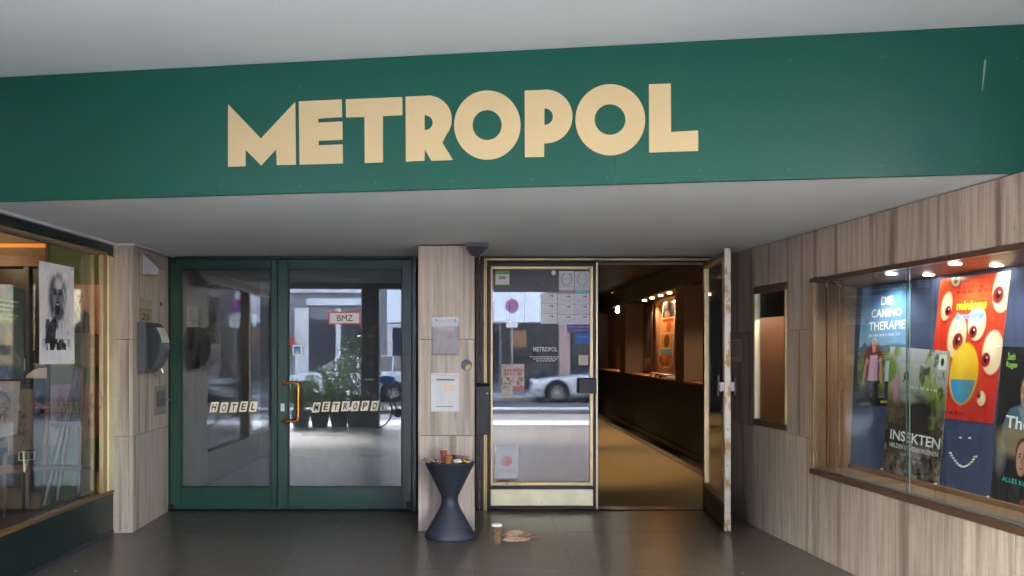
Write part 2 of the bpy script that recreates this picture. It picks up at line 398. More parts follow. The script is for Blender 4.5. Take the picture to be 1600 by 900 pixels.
# ---- print
class Cv:
    def __init__(s, w, h, bg=(255, 255, 255)):
        s.w, s.h = w, h; s.a = np.ones((h, w, 3)) * np.array(bg, float)
        s.Y, s.X = np.meshgrid(np.linspace(0, 1, h), np.linspace(0, 1, w), indexing='ij')
    def blend(s, m, c, al=1.0):
        m = np.clip(m, 0, 1)[..., None] * al; s.a = s.a * (1 - m) + np.array(c, float) * m; return s
    def rect(s, x0, y0, x1, y1, c, al=1.0): return s.blend(((s.X >= x0) & (s.X <= x1) & (s.Y >= y0) & (s.Y <= y1)).astype(float), c, al)
    def ell(s, cx, cy, rx, ry, c, al=1.0, soft=.06, rot=0):
        dx, dy = (s.X - cx), (s.Y - cy); ca, sa = math.cos(rot), math.sin(rot)
        u, v = (dx * ca + dy * sa) / rx, (-dx * sa + dy * ca) / ry
        d = np.sqrt(u * u + v * v); return s.blend((1 + soft - d) / (2 * soft), c, al)
    def poly(s, pts, c, al=1.0):
        ins = np.zeros(s.X.shape, bool); n = len(pts); j = n - 1
        for i in range(n):
            xi, yi = pts[i]; xj, yj = pts[j]
            cond = ((yi > s.Y) != (yj > s.Y)) & (s.X < (xj - xi) * (s.Y - yi) / (yj - yi + 1e-9) + xi); ins ^= cond; j = i
        return s.blend(ins.astype(float), c, al)
    def line(s, x0, y0, x1, y1, w, c, al=1.0):
        dx, dy = x1 - x0, y1 - y0; L = dx * dx + dy * dy + 1e-9
        t = np.clip(((s.X - x0) * dx + (s.Y - y0) * dy) / L, 0, 1)
        d = np.hypot(s.X - x0 - t * dx, s.Y - y0 - t * dy); return s.blend((1.5 - d / w), c, al)
    def grad(s, c0, c1, y0=0, y1=1):
        t = np.clip((s.Y - y0) / (y1 - y0), 0, 1)[..., None]; m = ((s.Y >= y0) & (s.Y <= y1))[..., None]
        s.a = np.where(m, np.array(c0, float) * (1 - t) + np.array(c1, float) * t, s.a); return s
    def fbm(s, fx, fy, seed, octs=4):
        rng = np.random.RandomState(seed); o = np.zeros(s.X.shape); amp = 1; tot = 0
        for k in range(octs):
            gx, gy = max(2, int(fx * 2 ** k)), max(2, int(fy * 2 ** k)); g = rng.rand(gy + 2, gx + 2)
            x = s.X * gx; y = s.Y * gy; xi = x.astype(int); yi = y.astype(int); fx_, fy_ = x - xi, y - yi
            fx_ = fx_ * fx_ * (3 - 2 * fx_); fy_ = fy_ * fy_ * (3 - 2 * fy_)
            o += amp * ((g[yi, xi] * (1 - fx_) + g[yi, xi + 1] * fx_) * (1 - fy_) + (g[yi + 1, xi] * (1 - fx_) + g[yi + 1, xi + 1] * fx_) * fy_)
            tot += amp; amp *= .55
        return o / tot
    def noise(s, fx, fy, c, lo, hi, seed, al=1.0, mask=None):
        f = (s.fbm(fx, fy, seed) - lo) / (hi - lo)
        if mask is not None: f = np.clip(f, 0, 1) * mask
        return s.blend(f, c, al)
    def dashes(s, x0, y0, x1, y1, rows, c, seed=1, al=.8, fill=.5):
        rng = random.Random(seed); rh = (y1 - y0) / rows
        for r in range(rows):
            x = x0
            while x < x1 - .02:
                w = rng.uniform(.03, .12) * (1 if x1 - x0 > .5 else .6); w = min(w, x1 - x)
                s.rect(x, y0 + r * rh, x + w, y0 + r * rh + rh * fill, c, al * rng.uniform(.6, 1)); x += w + .025
        return s
def bil(c, u, v):
    a, b, cc, d = [Vector(p) for p in c]       # TL TR BR BL
    return (a * (1 - u) + b * u) * (1 - v) + (d * (1 - u) + cc * u) * v
def sheet(name, corners, cv, parent=None, mat=None, thick=.0015, curl=0, **tags):
    c = [Vector(p) for p in corners]; n = (c[1] - c[0]).cross(c[3] - c[0]).normalized()   # points away from the reader
    mid = sum(c, Vector()) / 4; off = wloc(parent) if parent else mid
    h, w = cv.h, cv.w
    A = np.array([list(p) for p in c]); U, V = cv.X[..., None], cv.Y[..., None]
    G = (A[0] * (1 - U) + A[1] * U) * (1 - V) + (A[3] * (1 - U) + A[2] * U) * V
    if curl: G = G - np.array(n) * (curl * (np.sin(cv.X * 5 + cv.Y * 2) * .5 + .5) * (np.abs(cv.X - .5) * 2) ** 2)[..., None]
    front = G.reshape(-1, 3); back = (G + np.array(n) * thick).reshape(-1, 3)
    ids = np.arange(h * w).reshape(h, w)
    q = np.stack([ids[:-1, :-1], ids[1:, :-1], ids[1:, 1:], ids[:-1, 1:]], -1).reshape(-1, 4)
    B = h * w; faces = q.tolist()
    faces.append([B + ids[0, 0], B + ids[0, -1], B + ids[-1, -1], B + ids[-1, 0]]) if not curl else faces.extend((q[:, ::-1] + B).tolist())
    for (a, b) in ((0, 0), ):
        e = [list(ids[0, :]), list(ids[:, -1]), list(ids[-1, ::-1]), list(ids[::-1, 0])]
        for row in e:
            if curl:
                for i in range(len(row) - 1): faces.append([row[i], row[i + 1], row[i + 1] + B, row[i] + B])
            else: faces.append(row + [row[-1] + B, row[0] + B])
    vs = np.concatenate([front, back]) - np.array(off)
    me = bpy.data.meshes.new(name); me.from_pydata(vs.tolist(), [], faces)
    col = me.color_attributes.new('ink', 'FLOAT_COLOR', 'POINT')
    ck = lin(np.clip(cv.a, 0, 255)).reshape(-1, 3)
    ink = np.ones((2 * B, 4)); ink[:B, :3] = ck; ink[B:, :3] = .75
    col.data.foreach_set('color', ink.ravel()); me.materials.append(mat or M['ink']); me.update()
    o = bpy.data.objects.new(name, me); C.objects.link(o)
    if parent: o.parent = parent
    else: o.location = off
    for k, v_ in tags.items(): o[k] = v_
    return o
_tc = {}
def textmesh(t, bold=0.0, shear=0):
    k = (t, bold, shear)
    if k not in _tc:
        cu = bpy.data.curves.new('t', 'FONT'); cu.body = t; cu.resolution_u = 3; cu.offset = bold; cu.shear = shear; cu.align_x = 'LEFT'
        o = bpy.data.objects.new('t', cu); C.objects.link(o)
        me = bpy.data.meshes.new_from_object(o.evaluated_get(bpy.context.evaluated_depsgraph_get()))
        vs = [tuple(v.co) for v in me.vertices]; fs = [tuple(p.vertices) for p in me.polygons]
        bpy.data.objects.remove(o); bpy.data.meshes.remove(me); bpy.data.curves.remove(cu)
        xs = [v[0] for v in vs]; ys = [v[1] for v in vs]; x0, x1, y0, y1 = min(xs), max(xs), min(ys), max(ys)
        _tc[k] = ([((v[0] - x0) / (x1 - x0), 1 - (v[1] - y0) / (y1 - y0)) for v in vs], fs)
    return _tc[k]
def add_text(mb, corners, t, u0, v0, u1, v1, lift=.001, bold=0.0, shear=0):
    """flat lettering filling the box u0..u1, v0..v1 of a sheet"""
    c = [Vector(p) for p in corners]; n = (c[1] - c[0]).cross(c[3] - c[0]).normalized()
    vs, fs = textmesh(t, bold, shear)
    mb.add([bil(c, u0 + (u1 - u0) * x, v0 + (v1 - v0) * y) - n * lift for x, y in vs], fs)
def put_flat(name, mb, mats, parent):
    o = put(name, mb, mats, parent); return o
def lamp(name, kind, loc, energy, color, size=.05, parent=None, spot=None, aim=None):
    d = bpy.data.lights.new(name, kind); d.energy = energy; d.color = color
    if kind == 'AREA': d.size = size
    else: d.shadow_soft_size = size
    if kind == 'SPOT': d.spot_size = R(spot or 90); d.spot_blend = .6
    o = bpy.data.objects.new(name, d); C.objects.link(o)
    if parent: o.parent = parent; o.location = Vector(loc) - wloc(parent)
    else: o.location = loc
    if aim is not None: o.rotation_euler = (Vector(aim) - Vector(loc)).to_track_quat('-Z', 'Y').to_euler()
    return o

# ------------------------------------------------------------------ measurements of the place
D = 8.4            # facade plane
SOF = 2.375        # lower soffit
TOP = 3.11         # upper ceiling
FL = [Vector((-3.2, 5.344, 0)), Vector((2.95, 4.384, 0))]        # fascia line, left and right
fdir = (FL[1] - FL[0]).normalized(); fn = Vector((fdir.y, -fdir.x, 0))   # faces the street
if fn.y > 0: fn = -fn
def RW(y, d, z):   # right wall: y along it, d into it
    return (3.068 - .09 * y + d * .996, y + d * .09, z)
def rwpt(px, py, d=0):
    n = Vector((.996, .09, 0)); p0 = Vector(RW(5, d, 0)); return hit(px, py, p0, n)
EDGE = -1.2        # street edge of the arcade

# ------------------------------------------------------------------ the setting
# arcade floor of terrazzo slabs
fl = put('floor', MB().box(-14, 14, EDGE, 9.4, -.3, -.03), M['paving'], kind='structure')
k = 0
ys = [EDGE + .004] + [round(8.62 - .62 * i, 3) for i in range(15, -1, -1)]
for i in range(len(ys) - 1):
    xs = [-3.05 + 1.02 * j + (.0 if i % 2 else -.34) for j in range(7)] 
    xs = [x for x in xs if -3.3 < x < 3.0]
    xs = [-3.42] + xs[1:] + [3.5]
    for j in range(len(xs) - 1):
        put('slab', MB().box(xs[j] + .0012, xs[j + 1] - .0012, ys[i] + .0012, ys[i + 1] - .0012, -.03, random.uniform(-.0006, .0)), M['terr'], fl)
put('joint_bed', MB().box(-3.41, 3.49, EDGE + .006, 8.6, -.03, -.0035), basic('joint_grout', (44, 40, 37), .9), fl)
put('side_floor', MB().box(-14, -3.43, EDGE + .01, 2.9, -.03, 0).box(3.51, 14, EDGE + .01, 2.2, -.03, 0), M['paving'], fl)

# street side (seen in the glass)
put('pavement', MB().box(-40, 40, -2.4, EDGE, -.3, -.01), M['paving'], kind='structure')
put('kerb', MB().bbox(-40, 40, -2.55, -2.4, -.3, -.005, .01), M['kerb'], kind='structure')
put('road', MB().box(-40, 40, -11.9, -2.55, -.3, -.13), M['asphalt'], kind='structure')
put('road_median', MB().bbox(-40, 40, -7.2, -6.2, -.2, -.02, .02), M['kerb'], kind='structure')
put('far_kerb', MB().bbox(-40, 40, -12.05, -11.9, -.3, -.02, .01), M['kerb'], kind='structure')
put('far_pavement', MB().box(-40, 40, -16.5, -12.05, -.3, -.025), M['paving'], kind='structure')
put('ground', MB().box(-90, 90, -90, 90, -.5, -.31), M['asphalt'], kind='structure')

# lower soffit behind the fascia, upper ceiling in front of it
soff = MB().prism([(-3.36, FL[0].y + .02 + .025, SOF), (3.2, 4.345 + .02, SOF), (3.2, 9.2, SOF), (-3.36, 9.2, SOF)], (0, 0, .2))
put('ceiling_lower', soff, M['soffit'], kind='structure')
put('ceiling', MB().box(-14, 14, EDGE, 5.6, TOP, TOP + .3), M['ceil'], kind='structure')

# building over the arcade
bt = thing('cinema_building', 'upper storeys of the building resting over the arcade', 'building', (0, 5, TOP + .3))
put('wall', MB().box(-14, 14, EDGE + .02, 24, TOP + .3, 17), M['facade2'], bt)
put('edge_beam', MB().box(-14, 2.6, EDGE - .02, EDGE + .3, 2.72, TOP - .002), M['facade3'], bt)
put('street_front', MB().box(-13.8, -3.45, 2.75, 2.95, 0.004, TOP - .004), M['facade1'], bt)
put('street_front', MB().box(3.3, 13.8, 2.0, 2.2, 0.004, TOP - .004), M['trav'], bt)
put('back_wall', MB().box(-14, 14, 23.9, 24.1, 0, TOP + .29), M['pitch'], bt)
put('back_wall', MB().box(-14, -13.8, 3, 23.9, 0, TOP + .29), M['pitch'], bt)
put('back_wall', MB().box(13.8, 14, 3, 23.9, 0, TOP + .29), M['pitch'], bt)
put('upper_floor', MB().box(-13.8, 13.8, 5.61, 23.9, TOP + .05, TOP + .29), M['pitch'], bt)

# ------------------------------------------------------------------ green sign fascia with METROPOL
fas = thing('sign_fascia', 'long dark green fascia with cream METROPOL lettering above the doors', 'sign', FL[0])
def fas_pt(s_, z, out=0.0): p = FL[0] + fdir * s_ - (-fn) * out; return Vector((p.x, p.y, z))
Lf = (FL[1] - FL[0]).length
sj = [0]
for px in (-1, 961): 
    if px > 0:
        h_ = hit(px, 200, FL[0], fn); sj.append((h_ - FL[0]).dot(fdir))
sj.append(Lf)
for a, b in zip(sj[:-1], sj[1:]):
    mb = MB(); mb.fn = lambda x, y, z: fas_pt(x, z, y)
    mb.bbox(a + .0002, b - .0002, -.03, 0, SOF, TOP - .003, .0005)
    put('panel', mb, M['fascia'], fas)
mbk = MB(); mbk.fn = lambda x, y, z: fas_pt(x, z, y)
mbk.box(0, Lf, -.06, -.032, SOF + .004, TOP - .004); put('backing', mbk, M['pitch'], fas)
def lp(ox, pts, sc=4.1026): return [(ox + x / sc, 110 + y / sc) for x, y in pts]
def arc(cx, cy, rx, ry, a0, a1, n=18): return [(cx + rx * math.cos(R(a0 + (a1 - a0) * i / n)), cy + ry * math.sin(R(a0 + (a1 - a0) * i / n))) for i in range(n + 1)]
def letter(loops, tri=None):
    mb = MB(); out = fn * .004
    if len(loops) == 1: mb.prism([hit(x, y, FL[0], fn) + fn * .0006 for x, y in loops[0]], out)
    else: mb.ring([hit(x, y, FL[0], fn) + fn * .0006 for x, y in loops[0]], [hit(x, y, FL[0], fn) + fn * .0006 for x, y in loops[1]], out)
    return put('letter', mb, M['cream'], fas)
letter([lp(330, [(110, 218), (320, 438), (540, 203), (545, 605), (422, 608), (418, 507), (322, 610), (222, 510), (222, 615), (110, 618)])])
letter([lp(330, [(563, 200), (838, 187), (841, 300), (686, 310), (688, 336), (842, 328), (844, 445), (690, 452), (690, 481), (844, 475), (846, 597), (568, 605)])])
letter([lp(330, [(864, 187), (1225, 172), (1227, 288), (1102, 294), (1102, 590), (986, 594), (984, 300), (866, 303)])])
# R and P: an outline that runs in through a slit to the counter would leave a seam, so stitch outer and inner loops
def dring(ox, outer_bot, outer_arc, inner):
    pass
def dletter(ox, loop_out, loop_in):
    """polygon with one hole by curve fill"""
    cu = bpy.data.curves.new('l', 'CURVE'); cu.dimensions = '2D'; cu.fill_mode = 'BOTH'
    for lpz in (loop_out, loop_in):
        sp = cu.splines.new('POLY'); sp.points.add(len(lpz) - 1); sp.use_cyclic_u = True
        for i, (x, y) in enumerate(lpz): sp.points[i].co = (x, y, 0, 1)
    o = bpy.data.objects.new('l', cu); C.objects.link(o)
    me = bpy.data.meshes.new_from_object(o.evaluated_get(bpy.context.evaluated_depsgraph_get()))
    mb = MB(); nv = len(me.vertices); fr = [hit(v.co.x, v.co.y, FL[0], fn) + fn * .0046 for v in me.vertices]
    mb.add(fr, [tuple(p.vertices) for p in me.polygons])
    bpy.data.objects.remove(o); bpy.data.meshes.remove(me)
    for lpz in (loop_out, loop_in):
        n = len(lpz); a = [hit(x, y, FL[0], fn) + fn * .0006 for x, y in lpz]; b = [p + fn * .004 for p in a]
        mb.add(a + b, [(i, (i + 1) % n, n + (i + 1) % n, n + i) for i in range(n)])
    return put('letter', mb, M['cream'], fas)
dletter(0, lp(330, [(1247, 170), (1410, 162)] + arc(1392, 315, 151, 152, -80, 40, 20) + [(1483, 465), (1551, 575), (1413, 580), (1370, 508), (1368, 580), (1249, 586)]),
        lp(330, [(1368, 288)] + arc(1371, 336, 50, 48, -88, 88, 12) + [(1370, 384)]))
ocx, ocy = (709.8 + 813.4) / 2, (141.7 + 249.7) / 2
letter([arc(ocx, ocy, 51.8, 54, 0, 360, 72)[:-1], arc(720 + 169.5 / 4.1026, 110 + 351.5 / 4.1026, 22.8, 23.5, 0, 360, 72)[:-1]])
dletter(0, lp(720, [(410, 131), (545, 125)] + arc(544, 296, 172, 172, -89, 90, 26) + [(535, 468), (535, 555), (411, 558)]),
        lp(720, [(536, 243)] + arc(537, 297, 54, 54, -88, 88, 12) + [(536, 351)]))
letter([arc(720 + 958.5 / 4.1026, 110 + 317.5 / 4.1026, 54.5, 55.5, 0, 360, 72)[:-1], arc(720 + 956.5 / 4.1026, 110 + 316 / 4.1026, 24, 23.9, 0, 360, 72)[:-1]])
letter([lp(720, [(1206, 90), (1346, 85), (1348, 396), (1521, 386), (1522, 517), (1207, 528)])])
RIV = basic('dull_rivet', (44, 104, 88), .5)
for px, py in [(343, 290), (470, 291), (587, 286), (705, 283), (831, 280), (949, 276), (1093, 266), (1233, 265), (1378, 259), (1528, 253), (469, 137), (360, 140), (1234, 95), (1378, 88), (1540, 92), (1588, 91)]:
    c = hit(px, py, FL[0], fn) + fn * .0006; u = fdir * .006; w_ = Vector((0, 0, .006))
    put('rivet', MB().prism([c - u, c - w_, c + u, c + w_], fn * .002), RIV, fas)
c = [hit(x, y, FL[0], fn) + fn * .0008 for x, y in ((1538, 94), (1541, 95), (1537, 128), (1535, 142), (1534, 142), (1536, 112))]
put('paint_drip', MB().prism(c, fn * .0012), basic('pale_drip', (120, 146, 132), .5), fas)

# ------------------------------------------------------------------ travertine: left column, centre pillar, right wall
def slab_face(parent, f, rows, mat, y0=-.03, y1=0):
    for (a0, a1, z0, z1) in rows:
        mb = MB(); mb.fn = f; e = .002; j = random.uniform(0, .0012)
        mb.bbox(a0 + e, a1 - e, y0 - j, y1, z0 + e, z1 - e, .0018); put('slab', mb, mat, parent)
colm = thing('travertine_column', 'pale travertine column between the shop window and the green hotel door', 'column', (-2.87, 7.9, 0))
CXL, CXR, CF, CB = -2.955, -2.794, 7.34, 8.44
put('core', MB().box(CXL + .002, CXR - .09, CF + .031, CB, 0, SOF - .004), M['facade3'], colm)
R3 = [(0, .795), (.795, 1.588), (1.588, SOF - .012)]
slab_face(colm, lambda a, b, z: (a, CF + .03 + b, z), [(CXL, CXR - .031, z0, z1) for z0, z1 in R3], M['trav'])
def colside(a, b, z): return (CXR - .03 - b - (a - CF) * .045, a, z)
slab_face(colm, colside, [(CF, CB, z0, z1) for z0, z1 in R3], M['trav'])
pil = thing('travertine_pillar', 'pale travertine pillar standing between the two entrance doors', 'pillar', (-.22, 7.9, 0))
PX0, PX1, PF = -.459, .008, 7.40
put('core', MB().box(PX0 + .03, PX1 - .03, PF + .031, 8.5, 0, SOF - .004), M['facade3'], pil)
slab_face(pil, lambda a, b, z: (a, PF + .03 + b, z), [(PX0, PX1, z0, z1) for z0, z1 in R3], M['trav'])
slab_face(pil, lambda a, b, z: (PX0 + .03 + b, a, z), [(PF + .032, 8.45, z0, z1) for z0, z1 in R3], M['trav'])
slab_face(pil, lambda a, b, z: (PX1 - .03 - b, a, z), [(PF + .032, 8.45, z0, z1) for z0, z1 in R3], M['trav'])

rw = thing('travertine_wall', 'brown striped travertine slab wall on the right, holding the poster case', 'wall', RW(6, 0, 0))
cY = [8.46, 7.604, 6.971, 6.579, 5.727, 4.837, 3.9, 2.9, 2.2]
WIN = (6.973, 7.602, .87, 2.03); CASE = (3.4, 6.577, .594, 2.022)
cells = []
T = SOF - .004
cells += [(7.604, 8.46, 0, .855), (7.604, 8.46, .855, 1.655), (7.604, 8.46, 1.655, T)]
cells += [(6.971, 7.604, 0, .868), (6.971, 7.604, 2.032, T)]
cells += [(6.579, 6.971, 0, .855), (6.579, 6.971, .855, 1.655), (6.579, 6.971, 1.655, T)]
for a, b in ((5.727, 6.579), (4.837, 5.727)): cells += [(a, b, 0, .592), (a, b, 2.024, T)]
cells += [(4.42, 4.837, 0, .592), (4.42, 4.837, 2.024, T)]
cells += [(3.398, 4.42, 0, .592), (3.398, 4.42, 2.024, T)]
cells += [(2.2, 3.398, 0, .855), (2.2, 3.398, .855, 1.655), (2.2, 3.398, 1.655, 2.4), (2.2, 3.398, 2.4, TOP - .004)]
for (a, b, z0, z1) in cells:
    mb = MB(); mb.fn = RW; e = .002
    mb.bbox(a + e, b - e, random.uniform(-.0012, 0), .03, z0 + e, z1 - e, .0018); put('slab', mb, M['trav_wall'], rw)
mb = MB(); mb.fn = RW; mb.bbox(3.398, 4.42, .1, .13, T + .002, TOP - .004, .0018); put('slab', mb, M['trav_wall'], rw)
mb = MB(); mb.fn = RW
for (a, b, z0, z1) in ((7.61, 8.46, 0, T), (6.96, 7.61, 0, .86), (6.96, 7.61, 2.045, T), (6.59, 6.965, 0, T), (3.39, 6.595, 0, .58), (3.39, 6.595, 2.04, T), (2.2, 3.385, 0, TOP - .01), (3.39, 4.3, T + .2, TOP - .01)):
    mb.box(a, b, .022 if (a, z0) != (3.39, T + .2) else .12, .62, z0, z1)
put('core', mb, M['facade3'], rw)

# ------------------------------------------------------------------ left shop: green base, sill, window, room behind
LX = -2.95
sw = thing('shop_window', 'shop window with gold post above a dark green base, at the far left', 'window', (LX, 5.2, 0))
put('base_panel', MB().bbox(LX - .22, LX, 3.0, CF - .004, .004, .335, .004), M['shop_green'], sw)
put('plinth', MB().box(LX - .2, LX + .006, 3.0, CF - .004, .0, .03), M['facade3'], sw)
put('inner_ledge', MB().box(LX - .22, LX - .051, 3.0, CF - .004, .336, .35), M['shopdark'], sw)
put('sill', MB().bbox(LX - .05, LX + .012, 2.99, CF - .004, .336, .357, .004), basic('brown_brass_sill', (128, 100, 62), .4, metal=.5, vary=.2), sw)
put('post', MB().bbox(LX - .055, LX + .004, CF - .105, CF - .006, .358, 2.262, .003), M['palegold'], sw)
put('post', MB().bbox(LX - .04, LX - .005, CF - .19, CF - .106, .358, 2.262, .003), M['gold'], sw)
put('post', MB().bbox(LX - .06, LX + .002, 4.9, 4.98, .358, 2.262, .003), M['gold'], sw)
put('header', MB().bbox(LX - .2, LX + .002, 3.0, CF - .004, 2.286, 2.352, .003), M['shop_green'], sw)
put('head_rail', MB().bbox(LX - .12, LX - .003, 3.0, CF - .108, 2.263, 2.284, .003), M['gold'], sw)
put('cornice', MB().bbox(LX - .1, LX + .03, 3.0, CF - .004, 2.353, 2.374, .003).bbox(LX + .001, CXR + .028, CF - .026, CF - .001, 2.353, 2.374, .002), M['trimwhite'], sw)
put('cornice', MB().bbox(CXR + .002, CXR + .026, CF - .001, 8.3, 2.357, 2.374, .002), M['trimwhite'], sw)
put('pane', MB().box(LX - .062, LX - .056, 4.985, CF - .195, .357, 2.264), M['shopglass'], sw)
put('pane', MB().box(LX - .062, LX - .056, 3.0, 4.895, .357, 2.264), M['shopglass'], sw)
put('corner_post', MB().bbox(LX - .2, LX + .004, 2.9, 2.99, .0, TOP - .006, .004), M['shop_green'], sw)
put('upper_wall', MB().box(LX - .2, LX + .0, 2.99, 5.3, 2.376, TOP - .006), M['soffit'], sw)

room = put('shop_room', MB().box(-7.6, -3.3, 3.0, 12.4, 0, .02).box(-7.6, -3.3, 3.0, 12.4, 2.72, 2.8).box(-7.7, -7.6, 3, 12.4, 0, 2.8).box(-7.6, -3.0, 12.4, 12.5, 0, 2.8).box(-3.3, -3.0, 8.42, 12.4, 0, 2.8), M['shopbeige'], kind='structure')
put('shop_floor_boards', MB().box(-7.6, -3.18, 3.0, 8.3, .021, .03), M['shopdark'], room)
gp = thing('green_partition', 'olive green wall behind the shop window beside the gold post', 'wall', (-3.45, 8.32, 0))
put('panel', MB().box(-3.915, -3.16, 8.28, 8.38, .03, 2.72), M['shopwall'], gp)
put('edge_trim', MB().box(-3.935, -3.916, 8.26, 8.39, .03, 2.72), M['shopdark'], gp)
bh = thing('shelf_unit', 'dark wooden cabinet wall under an orange light strip in the shop', 'cabinet', (-5.2, 9.3, 0))
put('bulkhead', MB().box(-7.5, -3.94, 9.2, 9.6, 2.47, 2.719), M['shopbeige'], bh)
put('light_strip', MB().bbox(-7.5, -3.98, 9.15, 9.19, 2.55, 2.59, .01), M['strip'], bh)
put('cornice', MB().box(-7.5, -3.94, 9.17, 9.6, 2.36, 2.468), M['oak'], bh)
for i in range(5):
    x = -3.95 - i * .62
    put('upright', MB().box(x - .05, x, 9.2, 9.55, .03, 2.358), M['shopdark'], bh)
    put('door', MB().bbox(x - .6, x - .06, 9.24, 9.28, 1.5, 2.34, .006), M['shopdark'], bh)
    [put('shelf', MB().box(x - .62, x, 9.26, 9.55, z_, z_ + .03), M['oak'], bh) for z_ in (1.2, .8)]
put('back_panel', MB().box(-7.5, -3.95, 9.56, 9.6, .03, 2.358), M['redwood'], bh)
random.seed(3)
for i in range(14):
    x = -4.05 - i * .13; z = (.83, 1.23)[i % 2]; h_ = random.uniform(.14, .25)
    mm = mc_ = random.choice(('orange', 'kraft', 'paper', 'char', 'redwood', 'yellow'))
    t = put('jar', MB().lathe([(.035, 0), (.04, .01), (.04, h_ * .7), (.02, h_ * .85), (.02, h_), (0, h_)], (x, 9.38, z + .001), 12), M[mm], loc=(x, 9.38, z), smooth=True)
    t['label'] = f'{dict(orange="orange", kraft="tan", paper="white", char="charcoal", redwood="dark red", yellow="yellow")[mc_]} jar on the {"upper" if z > 1 else "lower"} dark shop shelf, {["first", "second", "third", "fourth", "fifth", "sixth", "seventh"][i // 2]} from the green wall'; t['category'] = 'jar'; t['group'] = 'jars on the dark shop shelves'
# dark red wooden easel and a table inside
ez = thing('easel', 'dark red wooden easel leaning behind the lower corner of the shop window', 'easel', (-3.4, 7.6, .03))
for (x0, x1) in ((-3.62, -3.46), (-3.3, -3.42), (-3.5, -3.48)):
    put('leg', MB().tube([(x0, 7.45, .03), (x1, 7.85, 1.35)], .022, 6), M['redwood'], ez)
put('ledge', MB().bbox(-3.66, -3.2, 7.46, 7.56, .5, .53, .004), M['redwood'], ez)
put('crossbar', MB().bbox(-3.6, -3.34, 7.62, 7.65, .85, .89, .004), M['redwood'], ez)
tb = thing('table', 'brown wooden table low inside the shop at the left edge', 'table', (-3.9, 6.6, .03))
put('tabletop', MB().bbox(-4.4, -3.45, 6.2, 7.1, .74, .78, .006), M['redwood'], tb)
for x, y in ((-4.34, 6.26), (-3.51, 6.26), (-4.34, 7.04), (-3.51, 7.04)): put('leg', MB().tube([(x, y, .03), (x, y, .739)], [.025, .035], 8), M['redwood'], tb)
ch = thing('chair', 'wooden chair with curved back inside the shop behind the table', 'chair', (-3.95, 7.7, .03))
put('seat', MB().bbox(-4.15, -3.75, 7.5, 7.9, .46, .49, .008), M['orange'], ch)
for x, y in ((-4.12, 7.53), (-3.78, 7.53)): put('leg', MB().tube([(x, y, .03), (x, y, .459)], .018, 8), M['orange'], ch)
for x, y in ((-4.12, 7.87), (-3.78, 7.87)): put('leg', MB().tube([(x, y, .03), (x, y, .46), (x, y + .06, .98)], .018, 8), M['orange'], ch)
put('backrest', MB().tube([(-4.13, 7.93, .98), (-3.95, 7.99, 1.04), (-3.77, 7.93, .98)], .025, 8), M['orange'], ch)
pd = thing('pendant_lamp', 'white glass pendant lamp hanging in the shop behind the charcoal drawing', 'lamp', P(72, 585, 8.9))
q = P(72, 590, 8.9)
put('shade', MB().lathe([(.02, .10), (.1, .085), (.17, .03), (.18, 0), (.165, 0), (.0, .07)], q, 24), M['white'], pd, smooth=True)
put('cord', MB().tube([q + Vector((0, 0, .1)), (q.x, q.y, 2.71)], .005, 6), M['black'], pd)

# sheets on and behind the pane (x = depth behind the frame line)
def on_left(px, py, x=LX - .064): return hit(px, py, (x, 0, 0), (1, 0, 0))
def quadl(pts, x=LX - .066): return [on_left(a, b, x) for a, b in pts]
def charcoal():
    c = Cv(100, 136, (226, 223, 227)); c.noise(5, 6, (200, 195, 204), .4, .7, 3, .5)
    k = (12, 12, 18)
    m = np.exp(-(((c.X - .53) / .25) ** 2 + ((c.Y - .34) / .24) ** 2) ** 3)
    c.noise(16, 10, k, .28, .5, 5, .92, m)                                        # wild hair
    c.ell(.53, .33, .165, .19, (92, 94, 108), 1, .12); c.ell(.56, .2, .12, .07, (204, 204, 212), .9, .4)
    c.ell(.45, .36, .045, .07, (150, 152, 164), .7, .5); c.ell(.63, .36, .04, .07, (132, 134, 148), .7, .5)
    for x in (.455, .605): c.ell(x, .295, .042, .018, k, .95, .2); c.ell(x, .262, .055, .012, k, .7, .3)
    c.line(.53, .29, .51, .36, .014, (80, 82, 96), .8); c.ell(.53, .385, .04, .012, k, .7, .3)
    c.ell(.53, .445, .068, .062, (10, 10, 14), 1, .12); c.ell(.53, .405, .04, .01, (210, 210, 216), .9, .2)
    c.poly([(.2, .8), (.2, .68), (.32, .58), (.46, .53), (.5, .62), (.46, .8)], (56, 56, 68), .95); c.noise(12, 14, k, .4, .6, 9, .7, ((c.X > .18) & (c.X < .5) & (c.Y > .56) & (c.Y < .8)).astype(float))
    c.line(.44, .54, .56, .66, .02, k, .7); c.poly([(.48, .76), (.6, .55), (.76, .6), (.86, .7), (.84, .77)], (206, 204, 212), 1)
    c.noise(20, 8, k, .4, .58, 11, .95, ((c.Y > .755) & (c.Y < .86)).astype(float) * np.clip(1.1 - np.abs(c.X - .5) * 2.6, 0, 1) * 2)
    for i in range(30):
        r = random.Random(i); x = r.uniform(.14, .88); y = r.uniform(.05, .7); c.line(x, y, x + r.uniform(-.06, .06), y + r.uniform(.03, .1), .005, (70, 70, 80), .5)
    return c
dr = sheet('charcoal_drawing', quadl([(59.3, 407), (115.5, 418), (114.5, 567.5), (59, 569.5)], LX - .052), charcoal(), mat=M['inkmatte'], curl=.012,
           label='charcoal drawing of a screaming figure on white paper hung in shop window', category='drawing')
for px, py in ((61, 410), (113, 421), (113, 564), (61, 566)): q = on_left(px, py, LX - .044); put('pin', MB().lathe([(.006, 0), (.006, -.006), (0, -.008)], q, 8, 'x'), M['black'], dr)
